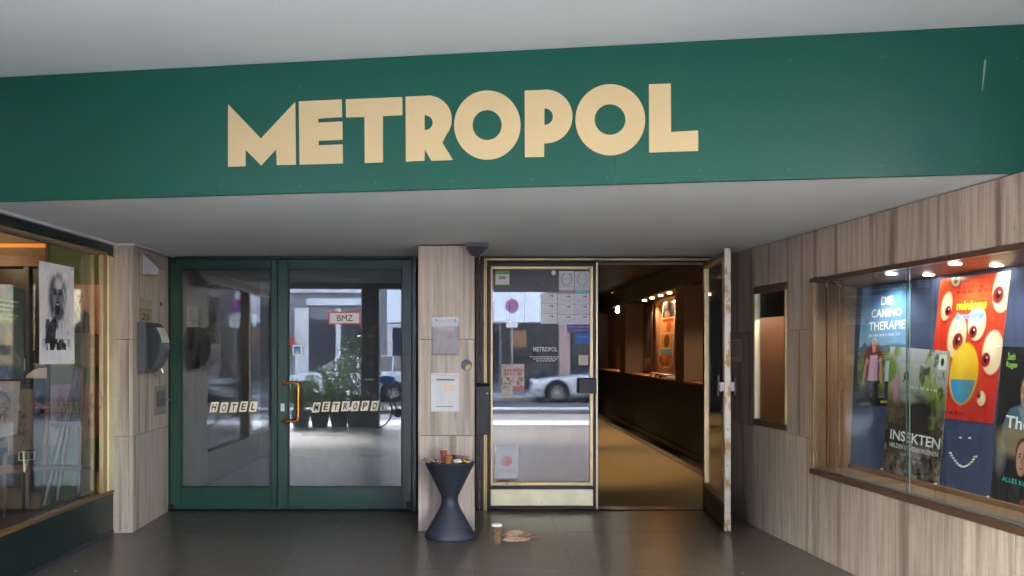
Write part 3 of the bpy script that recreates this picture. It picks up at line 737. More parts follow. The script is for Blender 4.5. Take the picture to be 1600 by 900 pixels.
def darkposter():
    c = Cv(56, 110, (20, 28, 30)); c.rect(0, .0, .55, .12, (90, 26, 36)); 
    for i in range(6): c.line(.0, .17 + i * .05, .85 - .1 * (i % 3), .16 + i * .05, .008, (176, 184, 84), .8) if i < 5 else None
    c.dashes(.0, .15, .8, .42, 6, (178, 186, 90), 4, .7, .45)
    c.ell(.25, .6, .12, .14, (176, 130, 104), .9, .4); c.ell(.62, .6, .1, .15, (150, 104, 80), .9, .4)
    c.noise(6, 10, (70, 60, 120), .5, .7, 9, .8, (c.Y > .62).astype(float)); c.noise(8, 12, (170, 120, 90), .55, .7, 12, .7, (c.Y > .6).astype(float)); c.noise(9, 8, (60, 120, 130), .55, .7, 19, .8, (c.Y > .75).astype(float))
    return c
sheet('concert_poster', quadl([(-30, 438), (39, 452), (37, 592), (-30, 594)], LX - .068), darkposter(), mat=M['ink'],
      label='dark poster with yellow-green script at the far left of the shop window', category='poster')
def sketch(bg, seed, dark=(40, 34, 44)):
    c = Cv(44, 80, bg); c.noise(4, 5, tuple(x * .85 for x in bg), .4, .7, seed, .6)
    m = np.exp(-(((c.X - .5) / .2) ** 2 + ((c.Y - .5) / .4) ** 2) ** 2); c.noise(7, 14, dark, .46, .62, seed + 1, .75, m)
    r = random.Random(seed)
    for i in range(12): x = r.uniform(.3, .7); y = r.uniform(.1, .8); c.line(x, y, x + r.uniform(-.15, .15), y + r.uniform(.05, .15), .012, dark, .6)
    return c
sheet('pink_sketch', quadl([(-30, 595), (32, 596), (27, 678), (-30, 690)], LX - .070), sketch((206, 170, 162), 21), mat=M['inkmatte'],
      label='pale pink ink sketch under the dark poster at the left edge', category='drawing')
sheet('brown_sketch', quadl([(14, 608), (53, 608), (53, 700), (13, 712)], LX - .074), sketch((150, 104, 80), 31), mat=M['inkmatte'],
      label='brown paper sketch of a standing figure below the charcoal drawing', category='drawing')
Q0 = 8.2
def flatq(x0, y0, x1, y1, Y, sk=0): return [P(x0, y0, Y), P(x1, y0 + sk, Y), P(x1, y1 + sk, Y), P(x0, y1, Y)]
sheet('mauve_sketch', [P(79, 602, Q0), P(111, 600, Q0), P(111, 690, Q0), P(79, 699, Q0)], sketch((176, 150, 160), 41), mat=M['inkmatte'],
      label='mauve drawing sheet on the green wall behind the window, left of two', category='drawing')
sheet('rust_sketch', [P(127, 600, Q0), P(157, 599, Q0), P(157, 684, Q0), P(127, 686, Q0)], sketch((166, 112, 92), 51), mat=M['inkmatte'],
      label='rust coloured drawing sheet on the green wall nearest the gold post, lower', category='drawing')
def oldman():
    c = Cv(60, 80, (196, 152, 136)); c.noise(4, 4, (172, 128, 116), .4, .7, 6, .6); 
    c.poly([(.0, 1), (.0, .62), (.22, .45), (.42, .5), (.6, .6), (.62, 1)], (24, 20, 24), .97)
    c.poly([(.2, .46), (.34, .62), (.4, .48)], (206, 190, 180), .95)
    c.ell(.27, .26, .17, .2, (206, 160, 140), 1, .08); c.ell(.25, .12, .17, .09, (196, 176, 166), .9, .2); c.ell(.28, .4, .12, .08, (200, 186, 176), .9, .3)
    c.ell(.21, .24, .03, .015, (60, 40, 40), .9); c.ell(.34, .24, .03, .015, (60, 40, 40), .9); c.ell(.28, .355, .05, .015, (120, 70, 60), .8); c.ell(.28, .29, .025, .05, (176, 126, 108), .7)
    return c
sheet('portrait_print', [P(113, 444, 8.16), P(157, 445, 8.16), P(157, 522, 8.16), P(113, 522, 8.16)], oldman(), mat=M['inkmatte'],
      label='print of an old bearded man in black coat behind the charcoal drawing', category='print')
sheet('tan_sketch', [P(132, 486, 8.2), P(161, 486, 8.2), P(161, 572, 8.2), P(132, 572, 8.2)], sketch((150, 112, 84), 61), mat=M['inkmatte'],
      label='tan drawing sheet below the bearded man print beside the post', category='drawing')
ys_ = sheet('yellow_notice', quadl([(153, 738), (166, 733), (166, 766), (153, 769)], LX - .05), Cv(12, 26, (206, 150, 34)).dashes(.15, .2, .85, .8, 6, (120, 70, 20), 3), mat=M['ink'],
            label='small yellow notice at the lower corner of the shop window', category='notice')
sheet('price_card', [P(30, 560, 6.2), P(39, 560, 6.2), P(39, 580, 6.2), P(30, 580, 6.2)], Cv(12, 20, (200, 196, 210)).dashes(.2, .2, .8, .8, 6, (120, 120, 140), 5), label='little white card hanging left of the charcoal drawing', category='card')
pf = thing('picture_frame', 'small cream open frame standing below the brown sketch', 'frame', P(40, 722, 6.9))
for (a, b, a2, b2) in ((28, 706, 44, 720), (43, 706, 53, 719)):
    w_ = 1.3; o_ = [P(a, b, 6.9), P(a2, b, 6.9), P(a2, b2, 6.9), P(a, b2, 6.9)]; i_ = [P(a + w_, b + w_, 6.9), P(a2 - w_, b + w_, 6.9), P(a2 - w_, b2 - w_, 6.9), P(a + w_, b2 - w_, 6.9)]
    put('frame_ring', MB().ring(o_, i_, (0, .015, 0)), M['palegold'], pf)
put('stand', MB().tube([P(43, 720, 6.91), P(38, 738, 6.91), (P(36, 742, 6.91).x, 6.91, .782)], .008, 6), M['gold'], pf)
for nm, loc, e in (('over the table', (-4.6, 7.0, 2.5), .28), ('before the cabinet wall', (-5.0, 8.6, 2.5), .3), ('over the easel', (-3.5, 7.2, 2.6), .25)):
    t = thing('ceiling_spot', f'warm recessed shop ceiling spot {nm}', 'lamp', loc, 'warm ceiling spots inside the shop')
    put('lens', MB().lathe([(.05, .02), (.05, 0), (0, 0)], loc, 16), M['warmspot'], t); lamp('glow', 'POINT', (loc[0], loc[1], loc[2] - .08), e, (1, .68, .4), .06, t)

# things on the side face of the left column
def cside(px, py):  # point on the column's side face
    return hit(px, py, colside(CF, -.031, 0), (1, .045, 0))
def CS(y, out, z): p = colside(y, -.031, z); return (p[0] + out, p[1], p[2])
wl_ = thing('wedge_lamp', 'pale grey wedge wall lamp high on the left travertine column', 'lamp', cside(232, 412))
def wedge(parent, f, w, mat):
    mb = MB(); mb.fn = f
    a = [(-w / 2, .002, .085), (w / 2, .002, .085), (w / 2, .002, -.085), (-w / 2, .002, -.085)]
    mb.add([(-w / 2, 0, .09), (w / 2, 0, .09), (w / 2, 0, -.09), (-w / 2, 0, -.09), (-w / 2 * .9, .135, -.045), (w / 2 * .9, .135, -.045), (w / 2 * .9, .13, -.075), (-w / 2 * .9, .13, -.075)],
           [(0, 1, 2, 3), (0, 4, 5, 1), (4, 7, 6, 5), (7, 3, 2, 6), (0, 3, 7, 4), (1, 5, 6, 2)])
    return put('body', mb, mat, parent)
yc = cside(223, 412).y; zc = cside(223, 412).z
wedge(wl_, lambda a, b, c: CS(yc + .08 + a, b, zc + c), .17, M['lamp_grey'])
mb = MB(); mb.fn = lambda a, b, c: CS(yc + .08 + a, b, zc + c)
mb.add([(-.06, .05, -.0815), (.06, .05, -.0815), (.06, .125, -.0775), (-.06, .125, -.0775), (-.06, .05, -.088), (.06, .05, -.088), (.06, .125, -.084), (-.06, .125, -.084)], [(0, 1, 2, 3), (4, 5, 6, 7), (0, 1, 5, 4), (1, 2, 6, 5), (2, 3, 7, 6), (3, 0, 4, 7)])
put('lens', mb, M['white'], wl_)
pl = cside(216, 485); pr = cside(237, 485)
bp_ = thing('brass_plaque', 'dull brass house number plaque above the grey wall ashtray', 'plaque', (pl + pr) / 2)
za, zb = cside(226, 467).z, cside(226, 507).z
cnr = [Vector(CS(pl.y, .004, za)), Vector(CS(pr.y, .004, za)), Vector(CS(pr.y, .004, zb)), Vector(CS(pl.y, .004, zb))]
c_ = Cv(30, 40, (150, 124, 92)); c_.rect(0, 0, 1, .4, (168, 140, 104)); c_.rect(0, .4, 1, .44, (110, 88, 66)); c_.noise(4, 4, (120, 100, 78), .4, .7, 3, .5)
sheet('plate', cnr, c_, bp_, thick=.003)
mb = MB(); add_text(mb, cnr, '20', .22, .56, .78, .84, bold=.01); put('number', mb, M['text_dark'], bp_)
sn = cside(251, 475)
t = thing('bell_button', 'tiny dark bell button on the left travertine column', 'button', sn)
put('plate', MB().lathe([(.02, 0), (.02, .006), (.012, .01), (0, .01)], CS(sn.y, 0, sn.z), 16, 'x'), M['slate'], t, smooth=True)
# wall ashtray / post box: back box plus curved hood
wa = thing('wall_ashtray', 'dark grey curved wall ashtray with a paper label on the left column', 'ashtray', cside(235, 545))
y0 = cside(214, 540).y; z1 = cside(214, 503).z; z0 = cside(214, 583).z
y1 = y0 + .34; hh = z1 - z0
mb = MB(); mb.fn = CS
mb.bbox(y0, y1, 0, .075, z0, z1, .006); put('back_box', mb, M['slate'], wa)
prof = []
for i in range(13):
    t_ = i / 12; prof.append((.075 + .105 * math.sin(math.pi * (t_ * .86 + .07)) ** .8, z1 - .01 - (hh - .04) * t_))
def hood(ya, yb, inset):
    mb = MB(); mb.fn = CS
    ring_o = [(ya, o - inset, z) for o, z in prof] + [(ya, .07, prof[-1][1]), (ya, .07, prof[0][1])]
    ring_b = [(yb, o - inset, z) for (_, o, z) in [(0, o, z) for o, z in prof]] + [(yb, .07, prof[-1][1]), (yb, .07, prof[0][1])]
    mb.loft([ring_o, ring_b]); return mb
put('hood', hood(y0 + .05, y1 - .02, 0), M['slate'], wa, smooth=True)
mb = MB(); mb.fn = CS; mb.add([(y0 + .049, o - .008, z) for o, z in prof] + [(y0 + .049, .074, prof[-1][1]), (y0 + .049, .074, prof[0][1])], [tuple(range(len(prof) + 2))])
put('opening', mb, M['black'], wa)
# label on the hood
mb = MB(); mb.fn = CS
for i in range(1, 5): mb.add([(y0 + .09, prof[i][0] + .002, prof[i][1]), (y1 - .03, prof[i][0] + .002, prof[i][1]), (y1 - .03, prof[i + 1][0] + .002, prof[i + 1][1]), (y0 + .09, prof[i + 1][0] + .002, prof[i + 1][1])], [(0, 1, 2, 3)])
put('paper_label', mb, M['paper'], wa)
mb = MB(); mb.fn = CS
for i in (2, 3):
    zz = prof[i][1]; o = prof[i][0] + .004
    mb.box(y0 + .13, y1 - .08, o - .001, o, zz - .012, zz - .004)
put('print', mb, M['slate'], wa)
put('bracket', MB().tube([CS(y1 - .1, .05, z0 + .005), CS(y1 - .1, .09, z0 - .03), CS(y1 - .04, .09, z0 - .03)], .008, 6).tube([CS(y1 - .02, .1, z0 + .06), CS(y1 - .02, .12, z0 - .01), CS(y1 - .09, .12, z0 - .02)], .006, 6), M['steel'], wa)
kp0, kp1 = cside(241, 625), cside(259, 625); ka, kb = cside(250, 603).z, cside(250, 648).z
t = thing('lock_plate', 'steel key switch plate below the wall ashtray on the left column', 'switch', cside(250, 625))
mb = MB(); mb.fn = CS; mb.bbox(kp0.y, kp1.y, 0, .006, kb, ka, .002); put('plate', mb, basic('greyed_plate', (140, 128, 122), .45, metal=.3), t)
mb = MB(); mb.fn = CS; mb.bbox(kp0.y + .06, kp1.y - .06, .006, .012, kb + .07, ka - .05, .002); put('inset', mb, M['slate'], t)
put('lever', MB().tube([CS(kp1.y - .15, .01, (ka + kb) / 2), CS(kp1.y - .15, .05, (ka + kb) / 2), CS(kp1.y - .05, .055, (ka + kb) / 2)], .007, 8), M['steel'], t)

# ------------------------------------------------------------------ green hotel door
k6 = D / FPX
def X(px): return (px - CX) * k6
def Z(py): return EYE - (py - CYH) * k6
hd = thing('hotel_door', 'dark green glazed double door lettered HOTEL METROPOL', 'door', (X(455), D, 0))
fm = MB().bbox(X(261), X(267.6), D - .07, D + .06, .0, SOF - .004, .004).bbox(X(644.6), X(651.5), D - .07, D + .06, 0, SOF - .004, .004).bbox(X(267.7), X(644.5), D - .07, D + .06, Z(405.5), SOF - .004, .004)
put('frame', fm, M['door_green'], hd)
put('threshold', MB().bbox(X(268), X(644), D - .08, D + .06, .001, .012, .003), M['bronze'], hd)
def leaf(x0, x1, gx0, gx1):
    zt, zb, gt, gb = Z(406.2), .016, Z(421.5), Z(760)
    a, b = D - .05, D
    mb = MB().bbox(X(x0), X(gx0), a, b, zb, zt, .004).bbox(X(gx1), X(x1), a, b, zb, zt, .004)
    mb.bbox(X(gx0) + .0005, X(gx1) - .0005, a + .0015, b - .002, gt, zt, .003).bbox(X(gx0) + .0005, X(gx1) - .0005, a + .0015, b - .002, zb, gb, .003)
    lf = put('door_leaf', mb, M['door_green'], hd)
    put('pane', MB().box(X(gx0) + .001, X(gx1) - .001, D - .028, D - .022, gb + .001, gt - .001), M['glass'], lf)
    g = .008; e = MB().bbox(X(gx0) + .0006, X(gx0) + g, a + .006, D - .0285, gb, gt, .002).bbox(X(gx1) - g, X(gx1) - .0006, a + .006, D - .0285, gb, gt, .002)
    e.bbox(X(gx0) + g + .0004, X(gx1) - g - .0004, a + .006, D - .0285, gt - g, gt, .002).bbox(X(gx0) + g + .0004, X(gx1) - g - .0004, a + .006, D - .0285, gb, gb + g, .002)
    put('glazing_bead', e, M['shop_green'], lf)
    return lf
lfL = leaf(268.2, 434.6, 286, 425.4); lfR = leaf(435.4, 644.0, 452, 628.6)
GY = D - .030      # just in front of the panes
def tile(lf, ch_, pts):
    """leaning cream tile with a dark letter; pts = TL TR BR BL pixels"""
    c = [P(a, b, GY) for a, b in pts]; mb = MB(); mb.prism([p + Vector((0, -.002, 0)) for p in c], (0, .003, 0)); mb.slot = 1
    add_text(mb, c, ch_, .22, .16, .80, .84, lift=.0028, bold=.025)
    return put('letter_tile', mb, [M['paper'] if ch_ != 'L' else M['paper'], M['text_dark']], lf)
def tiles(lf, word, x0, dx, top0, top1, h, w, sl):
    for i, c in enumerate(word):
        xa = x0 + dx * i; t_ = top0 + (top1 - top0) * i / max(1, len(word) - 1)
        jt = random.uniform(-.7, .7)
        tile(lf, c, [(xa + sl, t_ + jt), (xa + sl + w, t_ + jt - .4), (xa + w, t_ + h + jt - .4), (xa, t_ + h + jt)])
M['paper_tile'] = basic('cream_tile', (236, 226, 200), .5, vary=.08, scale=30)
_p = M['paper']; M['paper'] = M['paper_tile']
tiles(lfL, 'HOTEL', 327, 15.4, 629, 627.5, 16, 11.5, 3.5)
tiles(lfR, 'METROPO', 487, 15.2, 628.5, 626, 15.5, 11.5, 3)
tile(lfR, 'L', [(597, 632), (605.5, 633.5), (604.5, 641.5), (594, 641.5)])
M['paper'] = _p
# BMZ sign
c = [P(513, 487, GY - .002), P(563.5, 487, GY - .002), P(563.5, 507, GY - .002), P(513, 507, GY - .002)]
cv = Cv(60, 26, (200, 46, 60)); cv.rect(.045, .11, .955, .89, (232, 226, 230))
sg = sheet('alarm_sign', c, cv, lfR, thick=.002, label='white BMZ sign with red border')
mb = MB(); add_text(mb, c, 'BMZ', .27, .27, .76, .73, lift=.002, bold=0); sg_t = put('lettering', mb, M['text_dark'], lfR)
cv = Cv(24, 24, (226, 228, 232)); cv.rect(.15, .15, .85, .85, (58, 104, 170)); cv.rect(.2, .45, .8, .52, (200, 210, 226)); cv.ell(.5, .7, .25, .1, (150, 190, 226))
sheet('sticker', [P(457, 539, GY), P(472, 539, GY), P(472, 555, GY), P(457, 555, GY)], cv, lfR, label='small blue and white sticker')
sheet('notice', [P(292, 477, GY + .04), P(309, 477, GY + .04), P(309, 511, GY + .04), P(292, 511, GY + .04)], Cv(20, 36, (186, 168, 160)).dashes(.2, .2, .8, .8, 5, (150, 120, 110), 2), lfL, label='small beige notice behind the left pane')
# brass pull handle and lock
h1, h2 = P(444, 598, D - .05), P(444, 657.5, D - .05); v1, v2 = P(466, 599, D - .115), P(466, 656.5, D - .115)
pth = [h1, h1 + Vector((0, -.045, 0)), h1 + Vector((.018, -.063, 0)), Vector((v1.x - .03, v1.y, h1.z)), Vector((v1.x - .008, v1.y, h1.z - .008)), Vector((v1.x, v1.y, h1.z - .03)),
       Vector((v2.x, v2.y, h2.z + .03)), Vector((v2.x - .008, v2.y, h2.z + .008)), Vector((v2.x - .03, v2.y, h2.z)), h2 + Vector((.018, -.063, 0)), h2 + Vector((0, -.045, 0)), h2]
put('handle', MB().tube(pth, .0125, 12).lathe([(.026, 0), (.026, -.006), (.018, -.012), (0, -.012)], h1, 20, 'y').lathe([(.026, 0), (.026, -.006), (.018, -.012), (0, -.012)], h2, 20, 'y'), M['brass'], lfR, smooth=True)
put('lock', MB().bbox(X(440.5), X(446.5), D - .056, D - .0505, Z(642), Z(630), .003).lathe([(.008, 0), (.008, -.006), (0, -.006)], (X(443.5), D - .056, Z(634)), 12, 'y'), M['cuplid'], lfR)
put('closer', MB().bbox(X(268.5), X(279), D - .09, D - .051, Z(413), Z(404), .004), M['shop_green'], hd)
put('pivot', MB().bbox(X(263), X(274), D - .075, D - .051, .02, .07, .004).bbox(X(636), X(645), D - .08, D - .051, .04, .09, .004), M['bronze'], hd)
# lobby behind
lb = put('lobby_wall', MB().box(-3.0, -.1, 8.5, 12.6, .0, .01).box(-3.0, -.1, 8.5, 12.6, 2.5, 2.6).box(-3.05, -3.0, 8.5, 12.6, 0, 2.6).box(-.1, -.03, 8.52, 12.6, 0, 2.6).box(-3, -.1, 12.6, 12.7, 0, 2.6), M['lobby'], kind='structure')
put('carpet', MB().box(-2.9, -.2, 8.6, 12.5, .0115, .018), M['lobbyfloor'], lb)
lobl = thing('lobby_lamp', 'small warm wall lamp in the lobby behind the HOTEL pane', 'lamp', P(337, 490, 11))
put('bulb', MB().lathe([(0, -.05), (.012, -.04), (.018, 0), (.012, .045), (0, .055)], P(337, 490, 11), 12), M['spot'], lobl, smooth=True)
put('wall_arm', MB().tube([P(337, 502, 11), P(337, 502, 12.55)], .008, 6), M['bronze'], lobl)
lamp('glow', 'POINT', P(337, 490, 10.9), .35, (1, .8, .6), .04, lobl)

# ------------------------------------------------------------------ centre pillar furniture
kp = PF / FPX
def PP(px, py, out=.004): return P(px, py, PF - out)
def qd(x0, y0, x1, y1, out=.004): return [PP(x0, y0, out), PP(x1, y0, out), PP(x1, y1, out), PP(x0, y1, out)]
ac = thing('acrylic_holder', 'clear acrylic sheet holder screwed to the pillar, upper of two', 'notice holder', PP(695, 555))
cv = Cv(34, 46, (206, 202, 206)); cv.noise(4, 5, (190, 186, 194), .4, .7, 2, .7); cv.rect(.2, .16, .85, .34, (228, 228, 232), .8); cv.ell(.66, .5, .08, .09, (220, 150, 150), .5, .4); cv.rect(.2, .36, .25, .8, (220, 216, 222), .6); cv.dashes(.3, .6, .8, .9, 6, (208, 180, 186), 3, .4)
sheet('paper', qd(677, 500, 715, 552, .004), cv, ac)
put('cover', MB().bbox(PP(674, 0).x, PP(718, 0).x, PF - .012, PF - .007, PP(0, 555.5).z, PP(0, 495).z, .0015), M['acryl'], ac)
[put('screw', MB().lathe([(.01, 0), (.01, -.005), (.005, -.008), (0, -.008)], PP(px, 499.5, .012), 12, 'y'), M['steel'], ac) for px in (682.5, 711.5)]
cv = Cv(40, 56, (214, 212, 218)); cv.noise(3, 4, (196, 194, 204), .4, .7, 5, .6); cv.rect(.2, .16, .84, .185, (70, 70, 76)); cv.rect(.2, .86, .82, .875, (90, 90, 96)); cv.rect(.46, .28, .86, .5, (232, 210, 200), .9); cv.dashes(.48, .3, .84, .48, 5, (214, 150, 120), 6, .8); cv.line(0, .03, 1, .08, .008, (160, 158, 168), .7); cv.dashes(.2, .56, .5, .8, 7, (180, 178, 186), 8, .3)
sheet('paper_notice', qd(673.5, 583, 717.5, 643, .004), cv, curl=.006, label='white paper notice with orange print taped lower on the pillar', category='notice')
cv = Cv(30, 30, (92, 92, 120)); cv.noise(7, 7, (50, 50, 76), .45, .6, 4, .9); cv.ell(.66, .62, .26, .2, (216, 190, 60), 1, .2); cv.ell(.5, .84, .14, .1, (200, 200, 206), .9, .2); cv.noise(9, 9, (110, 80, 50), .5, .6, 14, .4)
q = PP(729, 570.5, .002)
st = MB(); n_ = 28
rr = .047; loops = []
me_v = [q] ; 
# round sticker as radial grid so the print can be sampled
vs = []; fs = []; cols = []
for i in range(9):
    for j in range(28):
        t_ = 2 * math.pi * j / 28; r_ = rr * (i + .02) / 8.02
        vs.append((q.x + r_ * math.cos(t_), q.y - .0015, q.z + r_ * math.sin(t_)))
        u_, v_ = .5 + .5 * (i / 8) * math.cos(t_), .5 - .5 * (i / 8) * math.sin(t_)
        cols.append(cv.a[min(29, int(v_ * 29)), min(29, int(u_ * 29))])
for i in range(8):
    for j in range(28): fs.append((i * 28 + j, i * 28 + (j + 1) % 28, (i + 1) * 28 + (j + 1) % 28, (i + 1) * 28 + j))
me = bpy.data.meshes.new('round_sticker'); me.from_pydata([tuple(Vector(v) - q) for v in vs], [], fs); ca = me.color_attributes.new('ink', 'FLOAT_COLOR', 'POINT')
ca.data.foreach_set('color', np.concatenate([lin(np.array(cols)), np.ones((len(cols), 1))], 1).ravel()); me.materials.append(M['ink'])
o = bpy.data.objects.new('round_sticker', me); C.objects.link(o); o.location = q; o['label'] = 'round blue and yellow sticker on the pillar'; o['category'] = 'sticker'
# dark wedge lamp at the pillar's top right corner
wq = Vector((.0, 7.30, 0)); 
wl2 = thing('wedge_lamp', 'dark grey wedge lamp under the soffit at the top of the centre pillar', 'lamp', P(745, 385, 7.3))
a0, b0 = P(728, 374, 7.24), P(763, 398, 7.24)
zt, zb = SOF - .003, P(0, 397, 7.24).z
xa, xb, xc, xd = P(728, 0, 7.24).x, P(763, 0, 7.24).x, P(737, 0, 7.24).x, P(749, 0, 7.24).x
mb = MB().add([(xa, 7.24, zt), (xb, 7.24, zt), (xb, 7.398, zt), (xa, 7.398, zt), (xa, 7.24, zt - .035), (xb, 7.24, zt - .035), (xd, 7.33, zb), (xc, 7.33, zb), (xc, 7.398, zb), (xd, 7.398, zb), (xa, 7.398, zt - .035), (xb, 7.398, zt - .035)],
              [(0, 1, 2, 3), (0, 1, 5, 4), (4, 5, 6, 7), (7, 6, 9, 8), (1, 2, 11, 5), (5, 11, 9, 6), (0, 3, 10, 4), (4, 10, 8, 7), (3, 2, 11, 10), (10, 11, 9, 8)])
put('body', mb, M['slate'], wl2)
put('bracket', MB().tube([(.045, 7.39, zb + .01), (.05, 7.42, zb - .02)], .008, 8), M['steel'], wl2)

# ------------------------------------------------------------------ cinema door: frame, fixed leaf, open leaf
cd = thing('cinema_door', 'gold and dark framed cinema entrance with its right leaf open', 'door', (X(930), D, 0))
put('frame', MB().bbox(X(755.6), X(758.2), D - .05, D + .04, .002, Z(405), .003).bbox(X(758.7), X(760.9), D - .058, D + .04, .002, Z(405), .003), M['gold'], cd)
put('frame', MB().bbox(X(749), X(755.4), D - .03, D + .04, 0, SOF - .004, .003).bbox(X(743), X(748.6), D - .04, D + .04, 0, SOF - .004, .003), M['bronze'], cd)
put('frame', MB().bbox(X(748.7), X(750), D - .045, D - .031, 0.01, SOF - .01, .002), worn('rusty_strip', (116, 62, 46), (170, 130, 90), .6, amount=.5, scale=20), cd)
put('head', MB().bbox(X(756), X(1136), D - .052, D + .04, Z(407.6), Z(404.4), .003), M['gold'], cd)
put('head', MB().bbox(X(749), X(1137), D - .03, D + .04, Z(404.2), SOF - .004, .002).bbox(X(761), X(1102), D - .03, D + .035, Z(410), Z(407.7), .002), M['bronze'], cd)
put('frame', MB().bbox(X(1100), X(1102.5), D - .0, D + .05, .002, Z(410.2), .002).bbox(X(1103), X(1137), D + .01, D + .06, 0.002, Z(404.3), .002), M['bronze'], cd)
put('threshold', MB().bbox(X(762), X(1100), D - .03, D + .03, .001, .008, .002), M['bronze'], cd)
def cleaf(f, name_label=None, inner=False):
    """leaf in its own plane: a = 0..1.036 from the hinge side, b toward the viewer (negative), z"""
    W = 1.02
    def bx(mb, a0, a1, b0, b1, z0, z1, c=.003): mb.bbox(a0, a1, b0, b1, z0, z1, c); return mb
    def mk(): m = MB(); m.fn = f; return m
    zt = Z(410.6); zb = .018
    g0, g1, gt, gb = .048, W - .075, Z(421.5), Z(752)
    m = mk(); bx(m, .0, .024, -.045, .0, zb, zt); bx(m, W - .038, W - .013, -.045, 0, zb, zt)
    bx(m, .0245, W - .0385, -.043, -.002, Z(416.5), zt); bx(m, .0245, W - .0385, -.043, -.002, Z(763), Z(757.8)); bx(m, .0245, W - .0385, -.043, -.002, zb, Z(789.3))
    lf = put('door_leaf', m, M['bronze'], cd)
    if name_label: lf['label'] = name_label
    m = mk()                                        # gold inner ring, mitred look by butting
    bx(m, .025, .044, -.05, -.004, Z(757.5), Z(416.8)); bx(m, W - .07, W - .039, -.05, -.004, Z(757.5), Z(416.8))
    bx(m, .0445, W - .0705, -.0485, -.004, Z(421.3), Z(416.8)); bx(m, .0445, W - .0705, -.0485, -.004, Z(757.5), Z(752.3))
    put('gold_bead', m, M['gold'], lf)
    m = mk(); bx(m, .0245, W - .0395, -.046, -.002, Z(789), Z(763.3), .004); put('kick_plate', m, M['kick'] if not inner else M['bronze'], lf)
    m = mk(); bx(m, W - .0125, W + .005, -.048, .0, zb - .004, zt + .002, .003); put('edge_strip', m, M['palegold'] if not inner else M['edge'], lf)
    m = mk(); m.box(g0 - .0035, g1 + .0045, -.028, -.022, gb + .001, gt + .0); put('pane', m, M['glass'], lf)
    return lf
x0d = X(762.3)
lf1 = cleaf(lambda a, b, z: (x0d + a, D + b, z), 'fixed left leaf covered with notices')
HX, HY = 2.2, D - .02
ang = math.atan2(-.985, -.09)
ca_, sa_ = math.cos(ang), math.sin(ang)
# open leaf: a runs toward the viewer; its inner side (b<0) faces the passage
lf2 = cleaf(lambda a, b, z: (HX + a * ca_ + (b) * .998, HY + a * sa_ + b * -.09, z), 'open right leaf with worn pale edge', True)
put('edge_strip', MB().bbox(HX - .044, HX - .01, HY - .012, HY + .0, .02, Z(411), .003), M['palegold'], lf2)
m = MB(); e1 = Vector((HX + ca_ * 1.03, HY + sa_ * 1.03, 0)); 
m.bbox(e1.x - .049, e1.x + .004, e1.y - .006, e1.y + .01, .012, 2.336, .003)
put('closing_edge', m, M['edge'], lf2)
put('lock_bar', MB().bbox(e1.x - .085, e1.x + .035, e1.y + .0, e1.y + .07, Z(0) * 0 + 1.162, 1.235, .004), M['cuplid'], lf2)
put('pull', MB().bbox(e1.x - .1, e1.x - .075, e1.y + .03, e1.y + .09, 1.12, 1.29, .004).bbox(e1.x + .036, e1.x + .06, e1.y + .03, e1.y + .09, 1.12, 1.29, .004), M['black'], lf2)
for zz in (.55, .85, 1.38, 1.9): put('screw', MB().lathe([(.006, 0), (.006, -.003), (0, -.003)], (e1.x - .022, e1.y - .006, zz), 10, 'y'), M['slate'], lf2)

GC = D - .031
def stick(x0, y0, x1, y1, cv, out=0, name='sticker', **k): return sheet(name, [P(x0, y0, GC - out), P(x1, y0, GC - out), P(x1, y1, GC - out), P(x0, y1, GC - out)], cv, lf1, thick=.001, **k)
put('header_film', MB().box(X(771), X(923.5), GC - .0005, GC + .001, Z(456.5), Z(422)), M['black_film'], lf1)
cv = Cv(30, 30, (214, 218, 214)); cv.rect(0, 0, 1, .27, (96, 168, 80)); cv.ell(.38, .5, .13, .12, (90, 70, 84)); cv.ell(.62, .5, .13, .12, (90, 70, 84)); cv.ell(.38, .5, .07, .07, (200, 196, 200)); cv.ell(.62, .5, .07, .07, (200, 196, 200)); cv.dashes(.15, .78, .85, .86, 1, (150, 146, 150), 3)
stick(774, 423, 796, 445, cv, .001, label='white sticker with green top strip')
def wreath(c1, c2):
    cv = Cv(44, 64, (206, 210, 212)); cv.rect(0, .87, 1, 1, c2)
    for s in (-1, 1):
        for i in range(9):
            t_ = R(-60 + i * 17); x = .5 + s * .33 * math.cos(t_); y = .36 + .27 * math.sin(t_); cv.ell(x, y, .05, .022, c1, .9, .3, rot=(t_ if s > 0 else math.pi - t_) + .7)
    cv.dashes(.34, .32, .68, .38, 1, c1, 2, .7); cv.dashes(.1, .69, .92, .74, 1, (120, 110, 118), 3, .8); cv.dashes(.2, .91, .85, .96, 1, (235, 235, 235), 5, .7)
    return cv
stick(873.5, 423.5, 897, 458, wreath((120, 60, 90), (170, 110, 160)), .001, label='award sticker with violet wreath')
stick(897.8, 424, 922, 458, wreath((90, 140, 130), (120, 190, 180)), .001, label='award sticker with green wreath')
put('round_button', MB().lathe([(.022, 0), (.022, -.003), (.016, -.006), (0, -.006)], P(865, 426.5, GC), 20, 'y'), M['cuplid'], lf1)
for r_ in range(3):
    for c_ in range(3):
        cv = Cv(30, 20, (222, 222, 232)); cv.rect(.52, .18, .72, .3, (110, 104, 112), .8); cv.poly([(.72, .1), (.8, .34), (.72, .34)], (40, 36, 44)); cv.dashes(.12, .5, .88, .85, 3, (196, 196, 208), r_ * 3 + c_, .7)
        x0 = 845 + c_ * 26.2; y0 = 458.5 + r_ * 16 + (c_ > 0) * 1.0
        stick(x0, y0, x0 + 25.2, y0 + 15.2, cv, 0, 'notice_card')
